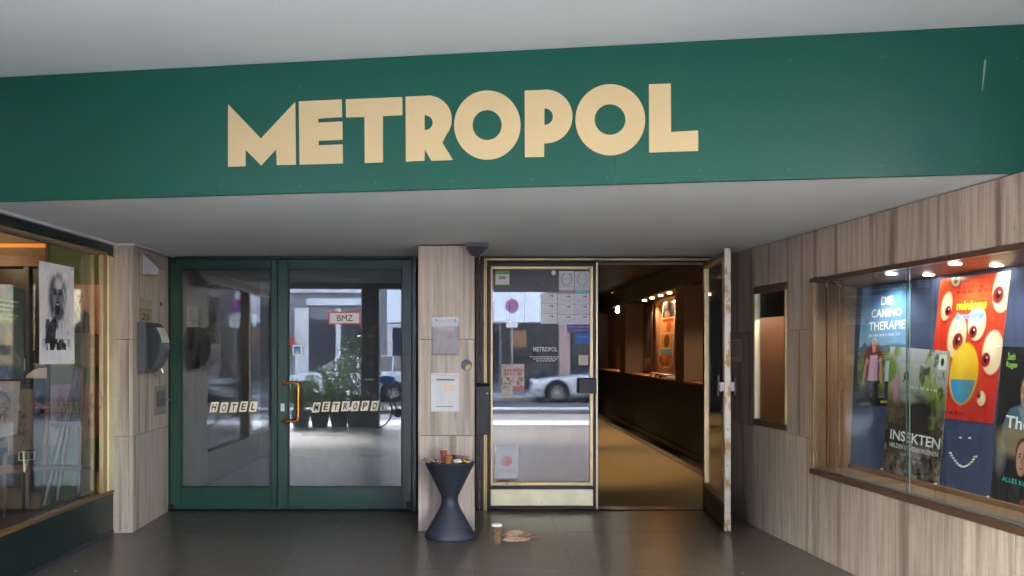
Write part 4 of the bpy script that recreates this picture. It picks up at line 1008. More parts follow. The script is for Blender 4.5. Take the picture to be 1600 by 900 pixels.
for i in range(3):
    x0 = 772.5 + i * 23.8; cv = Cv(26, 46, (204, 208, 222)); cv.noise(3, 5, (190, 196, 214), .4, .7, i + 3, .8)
    stick(x0, 457, x0 + 23, 503 if i else 501, cv, -.012, 'painted_reflection')  # pale panels painting the mirrored white signboard into the pane
stick(886, 507.5, 922, 519.5, Cv(40, 14, (64, 66, 140)).dashes(.06, .2, .94, .42, 1, (180, 180, 220), 3).dashes(.3, .62, .94, .8, 1, (160, 160, 210), 5), 0, label='painted reflection of a violet shop sign')  # mirrored violet shop sign painted as a panel on the pane
stick(899, 521, 920, 537, Cv(24, 18, (20, 96, 178)).dashes(.2, .3, .8, .5, 1, (160, 200, 230), 7), 0, label='painted reflection of a blue shop sign')  # likewise a painted reflection, of the blue shop sign
stick(904, 555, 919, 570.5, Cv(18, 18, (206, 198, 180)).dashes(.2, .2, .8, .85, 4, (170, 160, 140), 9), 0, label='small cream note')
cv = Cv(44, 60, (196, 186, 180)); cv.noise(6, 6, (176, 150, 150), .45, .65, 8, .8); cv.dashes(.1, .14, .95, .36, 2, (176, 70, 70), 5, .8, .8); cv.noise(7, 7, (96, 96, 60), .5, .62, 18, .8, ((cv.Y > .38) & (cv.Y < .7)).astype(float)); cv.rect(.5, .66, 1, .8, (190, 90, 90)); cv.rect(.5, .8, 1, .9, (90, 150, 190))
stick(783.5, 569, 819, 622, cv, 0, 'small_poster', label='small colourful poster stuck on the pane')
cv = Cv(44, 62, (214, 214, 224)); cv.ell(.49, .47, .24, .16, (206, 130, 132), .9, .08); cv.dashes(.1, .06, .9, .12, 1, (150, 170, 170), 3, .7); cv.dashes(.12, .66, .9, .84, 4, (170, 170, 182), 4, .6); cv.noise(3, 4, (200, 200, 212), .4, .7, 5, .6)
stick(774, 696.5, 810, 747.5, cv, .001, 'white_notice', label='white notice with a pale red disc, low on the pane')
c = [P(833, 542, GC), P(871, 542, GC), P(871, 552, GC), P(833, 552, GC)]
mb = MB(); add_text(mb, c, 'METROPOL', 0, 0, 1, .72, bold=.02)
put('lettering', mb, M['text_white'], lf1)
mb = MB(); r = random.Random(4)
for j in range(3):
    x = 828 + 5 * j; 
    while x < 874 - 5 * j:
        w_ = r.uniform(2, 5); mb.add([P(x, 557 + j * 3.2, GC), P(x + w_, 557 + j * 3.2, GC), P(x + w_, 558.1 + j * 3.2, GC), P(x, 558.1 + j * 3.2, GC)], [(0, 1, 2, 3)]); x += w_ + 1.4
put('small_print', mb, M['text_white'], lf1)
put('push_pad', MB().bbox(X(902), X(929.5), D - .11, D - .05, Z(614), Z(590.5), .006), M['granite'], lf1)
put('lock_plate', MB().bbox(X(929.8), X(932.2), D - .09, D - .046, Z(610), Z(594), .002), M['palegold'], lf1)
# dark letter box on the frame beside the pillar
bxh = thing('letter_box', 'dark grey metal letter box between the pillar and the cinema door', 'letter box', P(753, 680, 8.2))
p0, p1 = P(743.5, 679.5, 8.2), P(764.5, 606, 8.2)
put('body', MB().bbox(p0.x, p1.x, 8.2, 8.33, p0.z, p1.z, .004), M['char'], bxh)
put('lid', MB().add([(p0.x - .004, 8.185, p1.z), (p1.x + .004, 8.185, p1.z), (p1.x + .004, 8.33, p1.z), (p0.x - .004, 8.33, p1.z), (p0.x - .004, 8.185, p1.z + .012), (p1.x + .004, 8.185, p1.z + .012), (p1.x + .004, 8.33, p1.z + .04), (p0.x - .004, 8.33, p1.z + .04)],
                    [(0, 1, 2, 3), (4, 5, 6, 7), (0, 1, 5, 4), (1, 2, 6, 5), (2, 3, 7, 6), (3, 0, 4, 7)]), M['char'], bxh)
put('lock', MB().lathe([(.008, 0), (.008, -.004), (0, -.004)], (p1.x - .02, 8.2, p1.z - .05), 12, 'y'), M['steel'], bxh)

# ------------------------------------------------------------------ corridor behind the open leaf
CW = 3.0
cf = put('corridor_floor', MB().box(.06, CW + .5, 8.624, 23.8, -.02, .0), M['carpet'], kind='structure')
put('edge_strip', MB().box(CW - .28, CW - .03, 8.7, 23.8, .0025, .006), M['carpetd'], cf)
put('corridor_ceiling', MB().box(.06, CW + .6, 8.47, 23.8, 2.75, 2.85), M['pitch'], kind='structure')
cwl = thing('corridor_wall', 'dark corridor wall with lit tan niches along its right side', 'wall', (CW, 14, 0))
put('lower_panel', MB().box(CW, CW + .2, 8.6, 23.8, .0, 1.03), M['navy'], cwl)
put('skirting', MB().box(CW - .03, CW - .001, 8.6, 23.8, .007, .1), M['black'], cwl)
put('upper_panel', MB().box(CW, CW + .45, 8.6, 23.8, 2.42, 2.749), M['navy'], cwl)
put('sill', MB().box(CW - .04, CW + .44, 8.6, 23.8, 1.031, 1.06), M['oak'], cwl)
put('niche_back', MB().box(CW + .35, CW + .45, 8.6, 23.8, 1.061, 2.419), M['tan'], cwl)
for a, b in ((12.7, 13.25), (17.6, 18.3), (8.6, 10.2), (22.2, 22.9)): put('pilaster', MB().bbox(CW - .02, CW + .34, a, b, 1.061, 2.44, .005), M['taupe'], cwl)
put('end_wall', MB().box(.06, CW + .5, 23.4, 23.6, 0, 2.74), M['pitch'], cwl)
put('left_panel', MB().box(-.025, .05, 8.52, 23.4, 0, 2.74), M['navy'], cwl)
put('return', MB().box(2.42, CW + .5, 8.5, 8.59, 0, 2.74), M['pitch'], cwl)
for i, (px, py) in enumerate(((1007, 474.5), (1019, 472), (1032, 469), (1046, 466))):
    Yd = 3.12 * FPX / (px - CX); q = Vector((3.12, Yd, 2.40))
    t = thing('niche_spot', 'warm recessed spot in the middle corridor niche, number apart only by its place in the row', 'lamp', q, 'recessed spots in the middle corridor niche')
    t['label'] = f"{('first', 'second', 'third', 'fourth')[i]} from the left in the row of four warm niche spots"
    put('lens', MB().lathe([(.035, .018), (.035, 0), (0, 0)], q, 16), M['warmspot'], t)
    lamp('glow', 'SPOT', q - Vector((0, 0, .03)), 1.7, (1, .64, .36), .03, t, 130, q - Vector((-.1, 0, 1)))
for nm, Yd, e in (('near', 11.6, 2.2), ('far', 19.4, 3.2)):
    q = Vector((3.12, Yd, 2.40)); t = thing('niche_spot', f'warm spot in the {nm} corridor niche', 'lamp', q)
    put('lens', MB().lathe([(.035, .018), (.035, 0), (0, 0)], q, 16), M['warmspot'], t)
    lamp('glow', 'SPOT', q - Vector((0, 0, .03)), e, (1, .66, .36), .03, t, 130, q - Vector((-.1, 0, 1)))
q = P(965, 485.5, 19.2); t = thing('globe_lamp', 'bright small round lamp deep in the corridor', 'lamp', q)
put('globe', MB().lathe([(0, -.045), (.03, -.035), (.045, 0), (.03, .035), (0, .045)], q, 16), M['spot'], t, smooth=True)
put('rod', MB().tube([q + Vector((0, 0, .045)), (q.x, q.y, 2.74)], .006, 6), M['black'], t)
for i in range(3):  # unseen lamps added to light the corridor floor orange
    q = Vector((1.3, 11.6 + i * 4.2, 2.7)); t = thing('added_corridor_lamp', f"{('nearest', 'middle', 'farthest')[i]} added warm lamp on the black corridor ceiling", 'lamp', q, 'added lamps on the corridor ceiling')
    put('lens', MB().lathe([(.06, .04), (.06, 0), (0, 0)], q, 16), M['warmspot'], t)
    lamp('glow', 'SPOT', q - Vector((0, 0, .03)), 8, (1, .66, .28), .06, t, 82, q - Vector((0, 0, 1)))
fsn = thing('light_chain', 'chain of tiny warm bulbs along the black corridor ceiling', 'light chain', P(1030, 440, 14))
random.seed(5)
mb = MB()
for i in range(26):
    t_ = i / 25; px = 940 + 140 * t_; py = 459 - 40 * t_ + random.uniform(-2, 2); q = P(px, py, 20 - 7 * t_)
    if q.z > 2.73: q.z = 2.73
    if random.random() < .55: mb.lathe([(0, -.008), (.008, 0), (0, .008)], q, 6)
put('bulb', mb, M['tiny'], fsn, kind='stuff')
put('wire', MB().tube([P(940, 458, 20), P(1010, 438, 16.5), P(1080, 418, 13)], .004, 5), M['black'], fsn)
# posters in the niche
def filmstrip():
    c = Cv(30, 110, (230, 200, 170)); c.rect(.05, .02, .95, .24, (34, 36, 50)); c.ell(.4, .2, .2, .06, (150, 110, 90)); c.rect(.05, .25, .95, .47, (226, 160, 70)); c.rect(.1, .26, .9, .31, (180, 30, 30)); c.ell(.6, .38, .18, .09, (180, 90, 50)); c.rect(.05, .49, .95, .7, (214, 150, 60)); c.ell(.5, .6, .2, .1, (120, 60, 40)); c.rect(.05, .72, .95, .98, (210, 130, 50)); c.rect(.05, .72, .95, .8, (120, 170, 170)); c.noise(6, 20, (120, 50, 30), .5, .65, 3, .7, (c.Y > .8).astype(float)); return c
fp = [Vector((3.02, 3.02 * FPX / 296, 0)), Vector((3.10, 3.10 * FPX / 316, 0))]
def pc(px, py, x): return hit(px, py, (x, 0, 0), (1, 0, 0))
sheet('film_poster', [pc(1036, 473, 3.2), pc(1056.5, 469, 3.2), pc(1050, 575, 3.1), pc(1028, 574, 3.1)], filmstrip(), mat=M['ink'], label='bright orange film stills poster in the corridor niche', category='poster')
cv = Cv(30, 100, (46, 36, 34)); cv.rect(.2, .8, .8, .93, (130, 96, 70)); cv.noise(3, 12, (70, 56, 50), .5, .7, 3, .7); cv.ell(.5, .45, .06, .2, (110, 96, 90), .6, .8)
sheet('dark_film_poster', [pc(1007, 479, 3.3), pc(1020, 476, 3.3), pc(1018, 580, 3.22), pc(1005, 580, 3.22)], cv, mat=M['inkgloss'], label='dark tall film poster left of the orange one in the niche', category='poster')
random.seed(9)
for i in range(9):
    px = 1021 + (i % 5) * 7; Yd = 3.04 * FPX / (px - CX); z = 1.0605 + (i // 5) * .03
    o = put('flyer_stack', MB().bbox(3.0, 3.14, Yd - .12, Yd + .12, z, z + .026, .002), M[('paper', 'kraft', 'slate', 'cuplid')[i % 4]], loc=(3.07, Yd, z))
    o['label'] = f"{('white', 'tan', 'grey', 'pale')[i % 4]} flyer stack on the corridor sill, {('lower', 'upper')[i // 5]} layer, {('first', 'second', 'third', 'fourth', 'fifth')[i % 5]} from the left"; o['category'] = 'flyers'; o['group'] = 'flyer stacks on the corridor sill'

# ------------------------------------------------------------------ small showcase in the right wall
sc_ = thing('narrow_showcase', 'narrow empty showcase lined in orange wood in the travertine wall', 'showcase', RW(7.29, 0, .87))
y0, y1, z0, z1 = WIN
def RB(**k): m = MB(); m.fn = RW; return m
put('head', RB().bbox(y0, y1, -.012, .05, z1 - .055, z1, .003), M['wood'], sc_)
put('sill', RB().bbox(y0, y1, -.014, .06, z0, z0 + .05, .003), M['wood'], sc_)
put('jamb', RB().bbox(y1 - .03, y1, -.012, .03, z0 + .051, z1 - .056, .003), M['palegold'], sc_)
put('jamb', RB().bbox(y0, y0 + .03, -.012, .03, z0 + .051, z1 - .056, .003), M['gold'], sc_)
put('lining', RB().box(y0 + .002, y1 - .002, .36, .38, z0 + .051, z1 - .056).box(y1 - .012, y1 - .002, .031, .359, z0 + .051, z1 - .056).box(y0 + .002, y1 - .013, .061, .359, z0 + .03, z0 + .05), M['oak'], sc_)
put('side_lining', RB().box(y0 + .002, y0 + .012, .031, .359, z0 + .051, z1 - .056), M['felt'], sc_)
put('blind', RB().bbox(y0 + .032, y1 - .031, .033, .055, z1 - .26, z1 - .0565, .003), M['black'], sc_)
put('pane', RB().box(y0 + .031, y1 - .031, .012, .017, z0 + .051, z1 - .057), M['caseglass'], sc_)
pq = RW(7.2, .2, 1.7); lamp('glow', 'POINT', (pq[0], pq[1], 1.85), .38, (1, .78, .6), .04, sc_)
put('bulb', MB().lathe([(0, -.015), (.015, 0), (0, .015)], (pq[0], pq[1], 1.9), 10), M['warmspot'], sc_)
# paper sign behind the open leaf
def rq(pts, d=-.003): return [rwpt(a, b, d) for a, b in pts]
cv = Cv(26, 50, (206, 180, 180)); cv.dashes(.15, .12, .85, .8, 6, (180, 70, 80), 6, .8, .5)
sheet('red_notice', rq([(1140.5, 530), (1158, 529), (1158.5, 566), (1140.5, 565)]), cv, label='pinkish paper notice in red print on the travertine wall', category='notice')

# ------------------------------------------------------------------ big poster case
pc_ = thing('poster_case', 'long brown poster showcase with blue felt board in the travertine wall', 'showcase', RW(5, 0, .594))
y0, y1, z0, z1 = CASE
put('bottom_rail', RB().bbox(y0, y1, -.016, .03, z0, z0 + .045, .004), M['wood'], pc_)
put('top_rail', RB().bbox(y0, y1, -.014, .03, z1 - .03, z1, .003), M['wood'], pc_)
put('jamb', RB().bbox(y1 - .018, y1, -.014, .03, z0 + .0455, z1 - .0305, .003).bbox(y1 - .055, y1 - .019, -.01, .03, z0 + .0455, z1 - .0305, .003), M['woodl'], pc_)
put('jamb', RB().bbox(y0, y0 + .04, -.014, .03, z0 + .0455, z1 - .0305, .003), M['woodl'], pc_)
put('track', RB().bbox(y0 + .041, y1 - .056, .006, .075, z0 + .0455, z0 + .052, .002), basic('grey_glass_track', (112, 108, 100), .4), pc_)
put('floor', RB().box(y0, y1 - .02, .031, .42, z0 + .01, z0 + .045), M['woodl'], pc_)
BZ0, BZ1, BD0, BD1 = .672, 1.955, .285, .335
def BW(y, z, o=0): t_ = (z - BZ0) / (BZ1 - BZ0); return Vector(RW(y, BD0 + (BD1 - BD0) * t_ - o, z))
m = MB(); m.add([BW(y0, BZ0), BW(y1 - .03, BZ0), BW(y1 - .03, BZ1), BW(y0, BZ1), BW(y0, BZ0, -.02), BW(y1 - .03, BZ0, -.02), BW(y1 - .03, BZ1, -.02), BW(y0, BZ1, -.02)], [(0, 1, 2, 3), (4, 5, 6, 7), (0, 1, 5, 4), (1, 2, 6, 5), (2, 3, 7, 6), (3, 0, 4, 7)])
put('felt_board', m, M['felt'], pc_)
put('back_rail', RB().bbox(y0, y1 - .03, BD0 - .02, BD0 + .02, z0 + .0455, BZ0 - .001, .003), M['oak'], pc_)
put('side_lining', RB().box(y1 - .03, y1 - .019, .031, .42, z0 + .046, z1 - .031), M['woodl'], pc_)
put('side_batten', RB().bbox(y1 - .05, y1 - .031, .10, .13, z0 + .046, z1 - .05, .002).bbox(y1 - .045, y1 - .031, .19, .23, z0 + .046, z1 - .05, .002), M['oak'], pc_)
put('side_lining', RB().box(y0 + .002, y0 + .01, .031, .3, z0 + .046, z1 - .031), M['woodl'], pc_)
m = MB(); m.fn = RW; m.add([(y0, .031, 2.0), (y1, .031, 2.0), (y1, .36, 1.957), (y0, .36, 1.957), (y0, .031, 2.02), (y1, .031, 2.02), (y1, .36, 1.977), (y0, .36, 1.977)], [(0, 1, 2, 3), (4, 5, 6, 7), (0, 1, 5, 4), (1, 2, 6, 5), (2, 3, 7, 6), (3, 0, 4, 7)])
put('case_ceiling', m, M['oak'], pc_)
yj = 3.068 / ((1417 - CX) / FPX + .09)
put('pane', RB().box(y0 + .041, yj + .05, .026, .031, z0 + .053, z1 - .032), M['caseglass'], pc_)
put('pane', RB().box(yj - .0, y1 - .056, .014, .019, z0 + .053, z1 - .031), M['caseglass'], pc_)
put('pane_edge', RB().box(yj - .003, yj - .0005, .0135, .0195, z0 + .053, z1 - .031).box(yj + .0505, yj + .053, .0255, .0315, z0 + .053, z1 - .032), M['edgeglass'], pc_)
for px, py, dd in ((1395, 428, .12), (1495, 413.5, .12), (1455, 433, .27), (1562, 418, .27)):
    yy = (3.068 + dd * .996) / ((px - CX) / FPX + .09); zz = 2.0 - (dd - .031) / .33 * .043 - .002
    q = Vector(RW(yy, dd, zz)); q.z = zz
    put('spot', MB().lathe([(.03, .004), (.034, 0), (.026, -.003), (0, -.003)], q, 20), M['spot'], pc_)
for yy in (6.0, 5.2, 4.6, 4.0):
    q = RW(yy, .14, 1.95); lamp('glow', 'SPOT', q, .62, (1, .93, .84), .03, pc_, 150, RW(yy, .24, .9))
def bpt(px, py, o=.003):
    y_ = Vector(RW(5, BD0, BZ0)); a = BW(5, BZ0, o); b = BW(5, BZ1, o); u = (b - a); v = Vector(RW(6, 0, 0)) - Vector(RW(5, 0, 0)); n = u.cross(v).normalized()
    return hit(px, py, a, n)
def person_face(c, cx, cy, s, skin, hair, beard=None, glasses=False):
    c.ell(cx, cy - s * .35, s * .78, s * .75, hair, 1, .1); c.ell(cx, cy, s * .66, s * .92, skin, 1, .07)
    sh = tuple(x * .72 for x in skin); c.ell(cx + s * .35, cy + s * .1, s * .3, s * .6, sh, .5, .6)
    if beard: c.ell(cx, cy + s * .55, s * .5, s * .42, beard, .85, .2)
    for q_ in (-1, 1): c.ell(cx + q_ * s * .27, cy - s * .08, s * .12, s * .06, (40, 30, 30), .9); c.ell(cx + q_ * s * .27, cy - s * .25, s * .16, s * .05, hair, .8)
    c.ell(cx, cy + s * .18, s * .1, s * .2, sh, .7, .4); c.ell(cx, cy + s * .5, s * .2, s * .05, (140, 70, 66), .9)
    if glasses:
        for q_ in (-1, 1): c.ell(cx + q_ * s * .28, cy - s * .06, s * .23, s * .17, (30, 26, 28), .8, .08); c.ell(cx + q_ * s * .28, cy - s * .06, s * .18, s * .12, skin, .9, .08)
def camino():
    c = Cv(110, 156, (80, 130, 190)); c.grad((58, 104, 166), (126, 170, 206), 0, .5); c.noise(4, 3, (150, 190, 216), .5, .75, 4, .5, (c.Y < .5).astype(float))
    c.poly([(0, .54), (.12, .46), (.25, .53), (.6, .5), (.8, .54), (1, .52), (1, .6), (0, .6)], (70, 104, 120)); c.poly([(0, .56), (1, .55), (1, .92), (0, .92)], (92, 116, 70)); c.noise(10, 12, (140, 150, 90), .45, .65, 7, .8, ((c.Y > .55) & (c.Y < .92)).astype(float))
    c.noise(16, 22, (60, 84, 50), .52, .66, 17, .7, ((c.Y > .57) & (c.Y < .92)).astype(float)); c.ell(.75, .52, .2, .03, (88, 118, 132), .8, .4)
    c.ell(.2, .9, .35, .05, (60, 66, 44), .7, .6)
    # woman walking with a red pack
    c.ell(.33, .62, .20, .14, (110, 50, 56), 1, .15); c.poly([(.27, .575), (.41, .575), (.475, .62), (.45, .7), (.47, .8), (.21, .8), (.235, .7), (.205, .62)], (206, 166, 190)); c.ell(.42, .7, .05, .1, (176, 136, 164), .6, .6); c.poly([(.21, .79), (.47, .79), (.49, .96), (.36, .96), (.34, .86), (.31, .96), (.18, .96)], (52, 46, 56)); c.rect(.2, .79, .5, .815, (40, 34, 40))
    c.line(.25, .58, .23, .78, .012, (64, 46, 100)); c.line(.44, .58, .46, .78, .012, (64, 46, 100)); c.line(.19, .62, .14, .8, .022, (190, 140, 116)); c.line(.49, .62, .53, .8, .022, (190, 140, 116))
    person_face(c, .34, .5, .062, (206, 150, 124), (216, 200, 196))
    # boy behind
    c.poly([(.6, .63), (.78, .63), (.8, .8), (.6, .8)], (170, 190, 200)); c.poly([(.6, .8), (.8, .8), (.78, .95), (.62, .95)], (50, 52, 56)); person_face(c, .69, .575, .045, (206, 156, 126), (44, 34, 30))
    c.rect(0, .93, 1, 1, (24, 34, 40)); c.rect(.55, .955, .95, .975, (200, 190, 30), .8); c.dashes(.08, .03, .92, .045, 1, (190, 200, 160), 3, .7, 1); c.dashes(.2, .405, .85, .42, 1, (220, 226, 232), 5, .7, 1)
    return c
pins = []
cam_c = [bpt(1348, 449), bpt(1424, 441), bpt(1411, 634), bpt(1336.5, 634)]
po = sheet('film_poster', cam_c, camino(), mat=M['inkgloss'], label='blue film poster DIE CAMINO THERAPIE with two hikers', category='poster')
mb = MB(); add_text(mb, cam_c, 'DIE', .43, .095, .67, .165, bold=.012); add_text(mb, cam_c, 'CAMINO', .24, .195, .86, .265, bold=.012); add_text(mb, cam_c, 'THERAPIE', .2, .30, .94, .37, bold=.012)
put('lettering', mb, M['text_white'], po)
def red_poster():
    c = Cv(120, 170, (206, 48, 34)); c.grad((226, 74, 36), (196, 36, 30), 0, 1); c.noise(3, 4, (236, 104, 50), .5, .8, 3, .5)
    for (x, y, rx, ry, rot, px, py, pr) in ((.14, .2, .085, .105, .3, .17, .235, .045), (.35, .42, .14, .155, .25, .37, .455, .075), (.62, .33, .13, .12, .3, .58, .39, .055), (.93, .11, .14, .16, .1, .87, .15, .07), (.88, .53, .14, .15, -.1, .8, .58, .06), (.1, .63, .09, .09, 0, .15, .64, .04), (.8, .84, .06, .05, .2, .76, .82, .03), (.24, .02, .07, .045, .2, .24, .02, .03)):
        c.ell(x + .01, y + .012, rx * 1.05, ry * 1.05, (150, 30, 24), .8, .1, rot); c.ell(x, y, rx, ry, (226, 200, 164), 1, .05, rot); c.ell(x - rx * .2, y - ry * .25, rx * .6, ry * .55, (240, 228, 206), .8, .4, rot)
        c.ell(px, py, pr, pr * .8, (140, 24, 24), 1, .08); c.ell(px, py, pr * .45, pr * .36, (40, 10, 14), 1, .1); c.ell(px + pr * .2, py - pr * .25, pr * .18, pr * .14, (250, 230, 230), 1, .2)
    # plain yellow disc over a blue half round
    c.ell(.51, .68, .21, .215, (232, 186, 34), 1, .04); c.ell(.45, .56, .12, .08, (246, 212, 74), .6, .7); c.blend(((((c.X - .51) / .18) ** 2 + ((c.Y - .70) / .185) ** 2 < 1) & (c.Y > .72)).astype(float), (50, 140, 190)); c.ell(.43, .8, .07, .05, (90, 166, 208), .5, .7); c.ell(.64, .78, .1, .12, (150, 110, 30), .35, .8)
    c.dashes(.3, .07, .7, .09, 1, (120, 20, 20), 3, .7, 1); c.dashes(.28, .1, .78, .12, 1, (120, 20, 20), 5, .8, 1); c.dashes(.3, .945, .62, .965, 1, (90, 16, 16), 7, .9, 1)
    return c
rc = [bpt(1470, 436, .003), bpt(1579.5, 423, .003), bpt(1552, 662, .003), bpt(1447, 650, .003)]
rp = sheet('film_poster', rc, red_poster(), mat=M['inkgloss'], label='red film poster covered in big cream eyeballs, in the case', category='poster')
mb = MB(); add_text(mb, rc, 'minions', .3, .175, .73, .235, bold=.03); put('lettering', mb, M['text_yellow'], rp)
mb = MB(); add_text(mb, rc, '& monster', .3, .25, .72, .3, bold=.03); put('lettering', mb, M['text_blue'], rp)
def insects():
    c = Cv(110, 160, (150, 152, 160)); c.grad((176, 178, 190), (130, 140, 120), 0, .4)
    m = (c.Y > .34).astype(float); c.noise(5, 6, (92, 78, 62), .3, .5, 4, 1, np.clip((c.Y - .3) * 6, 0, 1)); c.noise(9, 16, (50, 38, 32), .42, .6, 9, .85, np.clip((c.Y - .35) * 4, 0, 1)); c.noise(14, 20, (150, 138, 118), .56, .68, 14, .8, np.clip((c.Y - .4) * 4, 0, 1))
    c.noise(6, 5, (104, 130, 54), .45, .58, 19, .9, np.clip(np.maximum(.25 - c.X, c.X - .62) * 8, 0, 1) * (c.Y < .6)); c.noise(10, 12, (40, 60, 26), .5, .62, 23, .8, (c.X > .55).astype(float) * (c.Y < .5))
    for i in range(16):
        r = random.Random(i + 3); x = .72 + r.uniform(-.12, .26); y = r.uniform(.02, .38); c.line(x, y, x + r.uniform(-.16, .1), y + r.uniform(.03, .1), .014, (132, 150, 70), .8)
    c.ell(.58, .52, .2, .15, (34, 24, 22), .9, .3); c.ell(.2, .7, .09, .12, (54, 44, 34), .8, .5); c.ell(.33, .22, .05, .035, (60, 60, 56), .95, .2); c.line(.33, .22, .27, .27, .006, (50, 50, 50)); c.line(.33, .22, .39, .26, .006, (50, 50, 50))
    c.ell(.15, .33, .05, .1, (196, 120, 160), .9, .3); c.ell(.4, .4, .16, .03, (200, 210, 190), .5, .5)
    c.rect(.84, .03, .96, .14, (214, 218, 210), .9); c.ell(.9, .085, .025, .03, (40, 50, 44), 1, .2); c.dashes(.3, .83, .7, .9, 2, (190, 186, 180), 5, .6, .4); c.dashes(.42, .29, .85, .31, 1, (230, 230, 230), 9, .7, 1); c.noise(5, 5, (110, 66, 40), .55, .7, 29, .7, (c.Y > .85).astype(float))
    return c
ic = [bpt(1391, 541, .007), bpt(1484.5, 549, .007), bpt(1466.5, 758, .007), bpt(1380, 735, .007)]
ip = sheet('film_poster', ic, insects(), mat=M['inkgloss'], label='mossy undergrowth film poster INSEKTEN between blue and red posters', category='poster')
mb = MB(); add_text(mb, ic, 'INSEKTEN', .1, .655, .97, .735, bold=.015); add_text(mb, ic, 'HELDEN IM VERBORGENEN', .1, .76, .95, .795, bold=.0)
put('lettering', mb, M['text_white'], ip)
def men():
    c = Cv(120, 170, (22, 24, 26)); c.noise(4, 6, (34, 32, 34), .4, .7, 3, .7)
    c.poly([(.1, .5), (.18, .4), (.34, .36), (.6, .38), (.7, .5), (.7, .58), (.1, .58)], (74, 100, 122)); c.poly([(.3, .38), (.4, .5), (.5, .38)], (120, 136, 150)); person_face(c, .4, .28, .12, (190, 140, 118), (60, 46, 40), (130, 116, 108), True)
    c.ell(.28, .6, .3, .1, (150, 128, 104), .9, .3); c.poly([(.1, 1), (.12, .86), (.3, .78), (.55, .8), (.8, .9), (.85, 1)], (24, 26, 32)); person_face(c, .42, .7, .12, (196, 144, 118), (66, 44, 34)); c.ell(.1, .72, .08, .1, (170, 160, 150), .6, .5); c.rect(.45, .95, .9, .99, (170, 70, 40), .6)
    person_face(c, .82, .45, .1, (186, 140, 120), (50, 40, 36)); c.noise(3, 4, (60, 70, 80), .55, .75, 8, .5)
    return c
mc = [bpt(1567, 541, .005), bpt(1684, 546, .005), bpt(1655, 812, .005), bpt(1547, 778, .005)]
mp = sheet('film_poster', mc, men(), mat=M['inkgloss'], label='dark film poster with two men at the right edge of the case', category='poster')
mb = MB(); add_text(mb, mc, 'Seth', .09, .04, .2, .085, bold=.01); add_text(mb, mc, 'Rogen', .08, .095, .235, .145, bold=.01); put('lettering', mb, M['text_green'], mp)
mb = MB(); add_text(mb, mc, 'The', .14, .44, .5, .52, bold=.02); put('lettering', mb, M['text_white'], mp)
mb = MB(); add_text(mb, mc, 'ALLES KOMMT', .16, .835, .72, .865, bold=.01); put('lettering', mb, M['text_teal'], mp)
mb = MB()
smile = [(1486.5, 708), (1488.5, 712), (1491, 716), (1494, 720), (1497, 724), (1500.5, 727), (1504, 729), (1508, 729.5), (1512, 728), (1516, 725.5), (1519.5, 722), (1522.5, 718), (1525, 714), (1526.5, 713.5), (1502, 684), (1516.5, 684.5), (1379, 733), (1463, 756), (1545, 776), (1563, 541)]
for px, py in smile: put('pin', MB().lathe([(.006, 0), (.006, -.004), (.003, -.009), (.0045, -.013), (0, -.014)], bpt(px, py, .012), 8, 'x'), M['cuplid'], pc_)
# loose wire in the corner of the case
put('wire', MB().tube([rwpt(1292, 450, .06), rwpt(1291, 442, .06), rwpt(1296, 438, .07), rwpt(1303, 439, .08), rwpt(1314, 447, .09)], .0035, 6), M['cuplid'], pc_)

# ------------------------------------------------------------------ floor-standing ashtray and litter
AX, AY = -.19, 7.17
ash = thing('standing_ashtray', 'dark blue-grey hourglass ashtray overflowing with litter', 'ashtray', (AX, AY, 0))
put('body', MB().lathe([(.195, .002), (.2, .012), (.2, .03), (.185, .06), (.15, .12), (.11, .19), (.08, .245), (.069, .28), (.067, .30), (.069, .335), (.085, .37), (.115, .43), (.155, .51), (.185, .57), (.197, .592), (.2, .6), (.196, .606), (.186, .604), (.18, .59), (0, .585)], (AX, AY, 0), 48), M['char'], ash, smooth=True)
put('sand', MB().lathe([(.181, .586), (.15, .594), (.08, .6), (0, .602)], (AX, AY, 0), 32), M['cigash'], ash, smooth=True)
def tag(o, label, cat, group=None):
    o['label'] = label; o['category'] = cat
    if group: o['group'] = group
    return o
def cup(x, y, z, r, h, mat, label, tilt=(0, 0)):
    t = thing('paper_cup', label, 'cup', (x, y, z)); t.rotation_euler = (tilt[0], tilt[1], 0)
    c0 = (x, y, z)
    put('cup_body', MB().lathe([(0, 0), (r * .72, 0), (r * .74, .004), (r, h), (r * 1.05, h + .003), (r * .95, h + .003), (r * .7, .008), (0, .008)], c0, 24), mat, t, smooth=True)
    return t
cv_ = basic('patterned_cup', (122, 98, 74), .5, vary=.6, scale=38)
t = cup(*(P(776, 850, 6.93)[:2]), 0, .040, .142, cv_, 'brown patterned paper coffee cup standing on the terrazzo floor')
t.location.z = .001
put('lid', MB().lathe([(.043, .14), (.043, .150), (.036, .152), (.034, .158), (0, .158)], (t.location.x, t.location.y, .001), 24), M['cuplid'], t, smooth=True)
def crumple(n, rx, ry, rz, seed, mat, loc, name, label, cat):
    r = random.Random(seed); vs = []; fs = []; nu, nv = n, n
    for i in range(nv + 1):
        for j in range(nu):
            th = math.pi * i / nv; ph = 2 * math.pi * j / nu; k = r.uniform(.55, 1.12)
            vs.append((loc[0] + rx * k * math.sin(th) * math.cos(ph), loc[1] + ry * k * math.sin(th) * math.sin(ph), loc[2] + max(.001, rz * (.9 + .9 * k * math.cos(th)))))
    for i in range(nv):
        for j in range(nu):
            l = (j + 1) % nu; fs.append((i * nu + j, i * nu + l, (i + 1) * nu + l, (i + 1) * nu + j))
    return tag(put(name, MB().add(vs, fs), mat, loc=loc), label, cat)
nq = P(805, 846, 7.0)
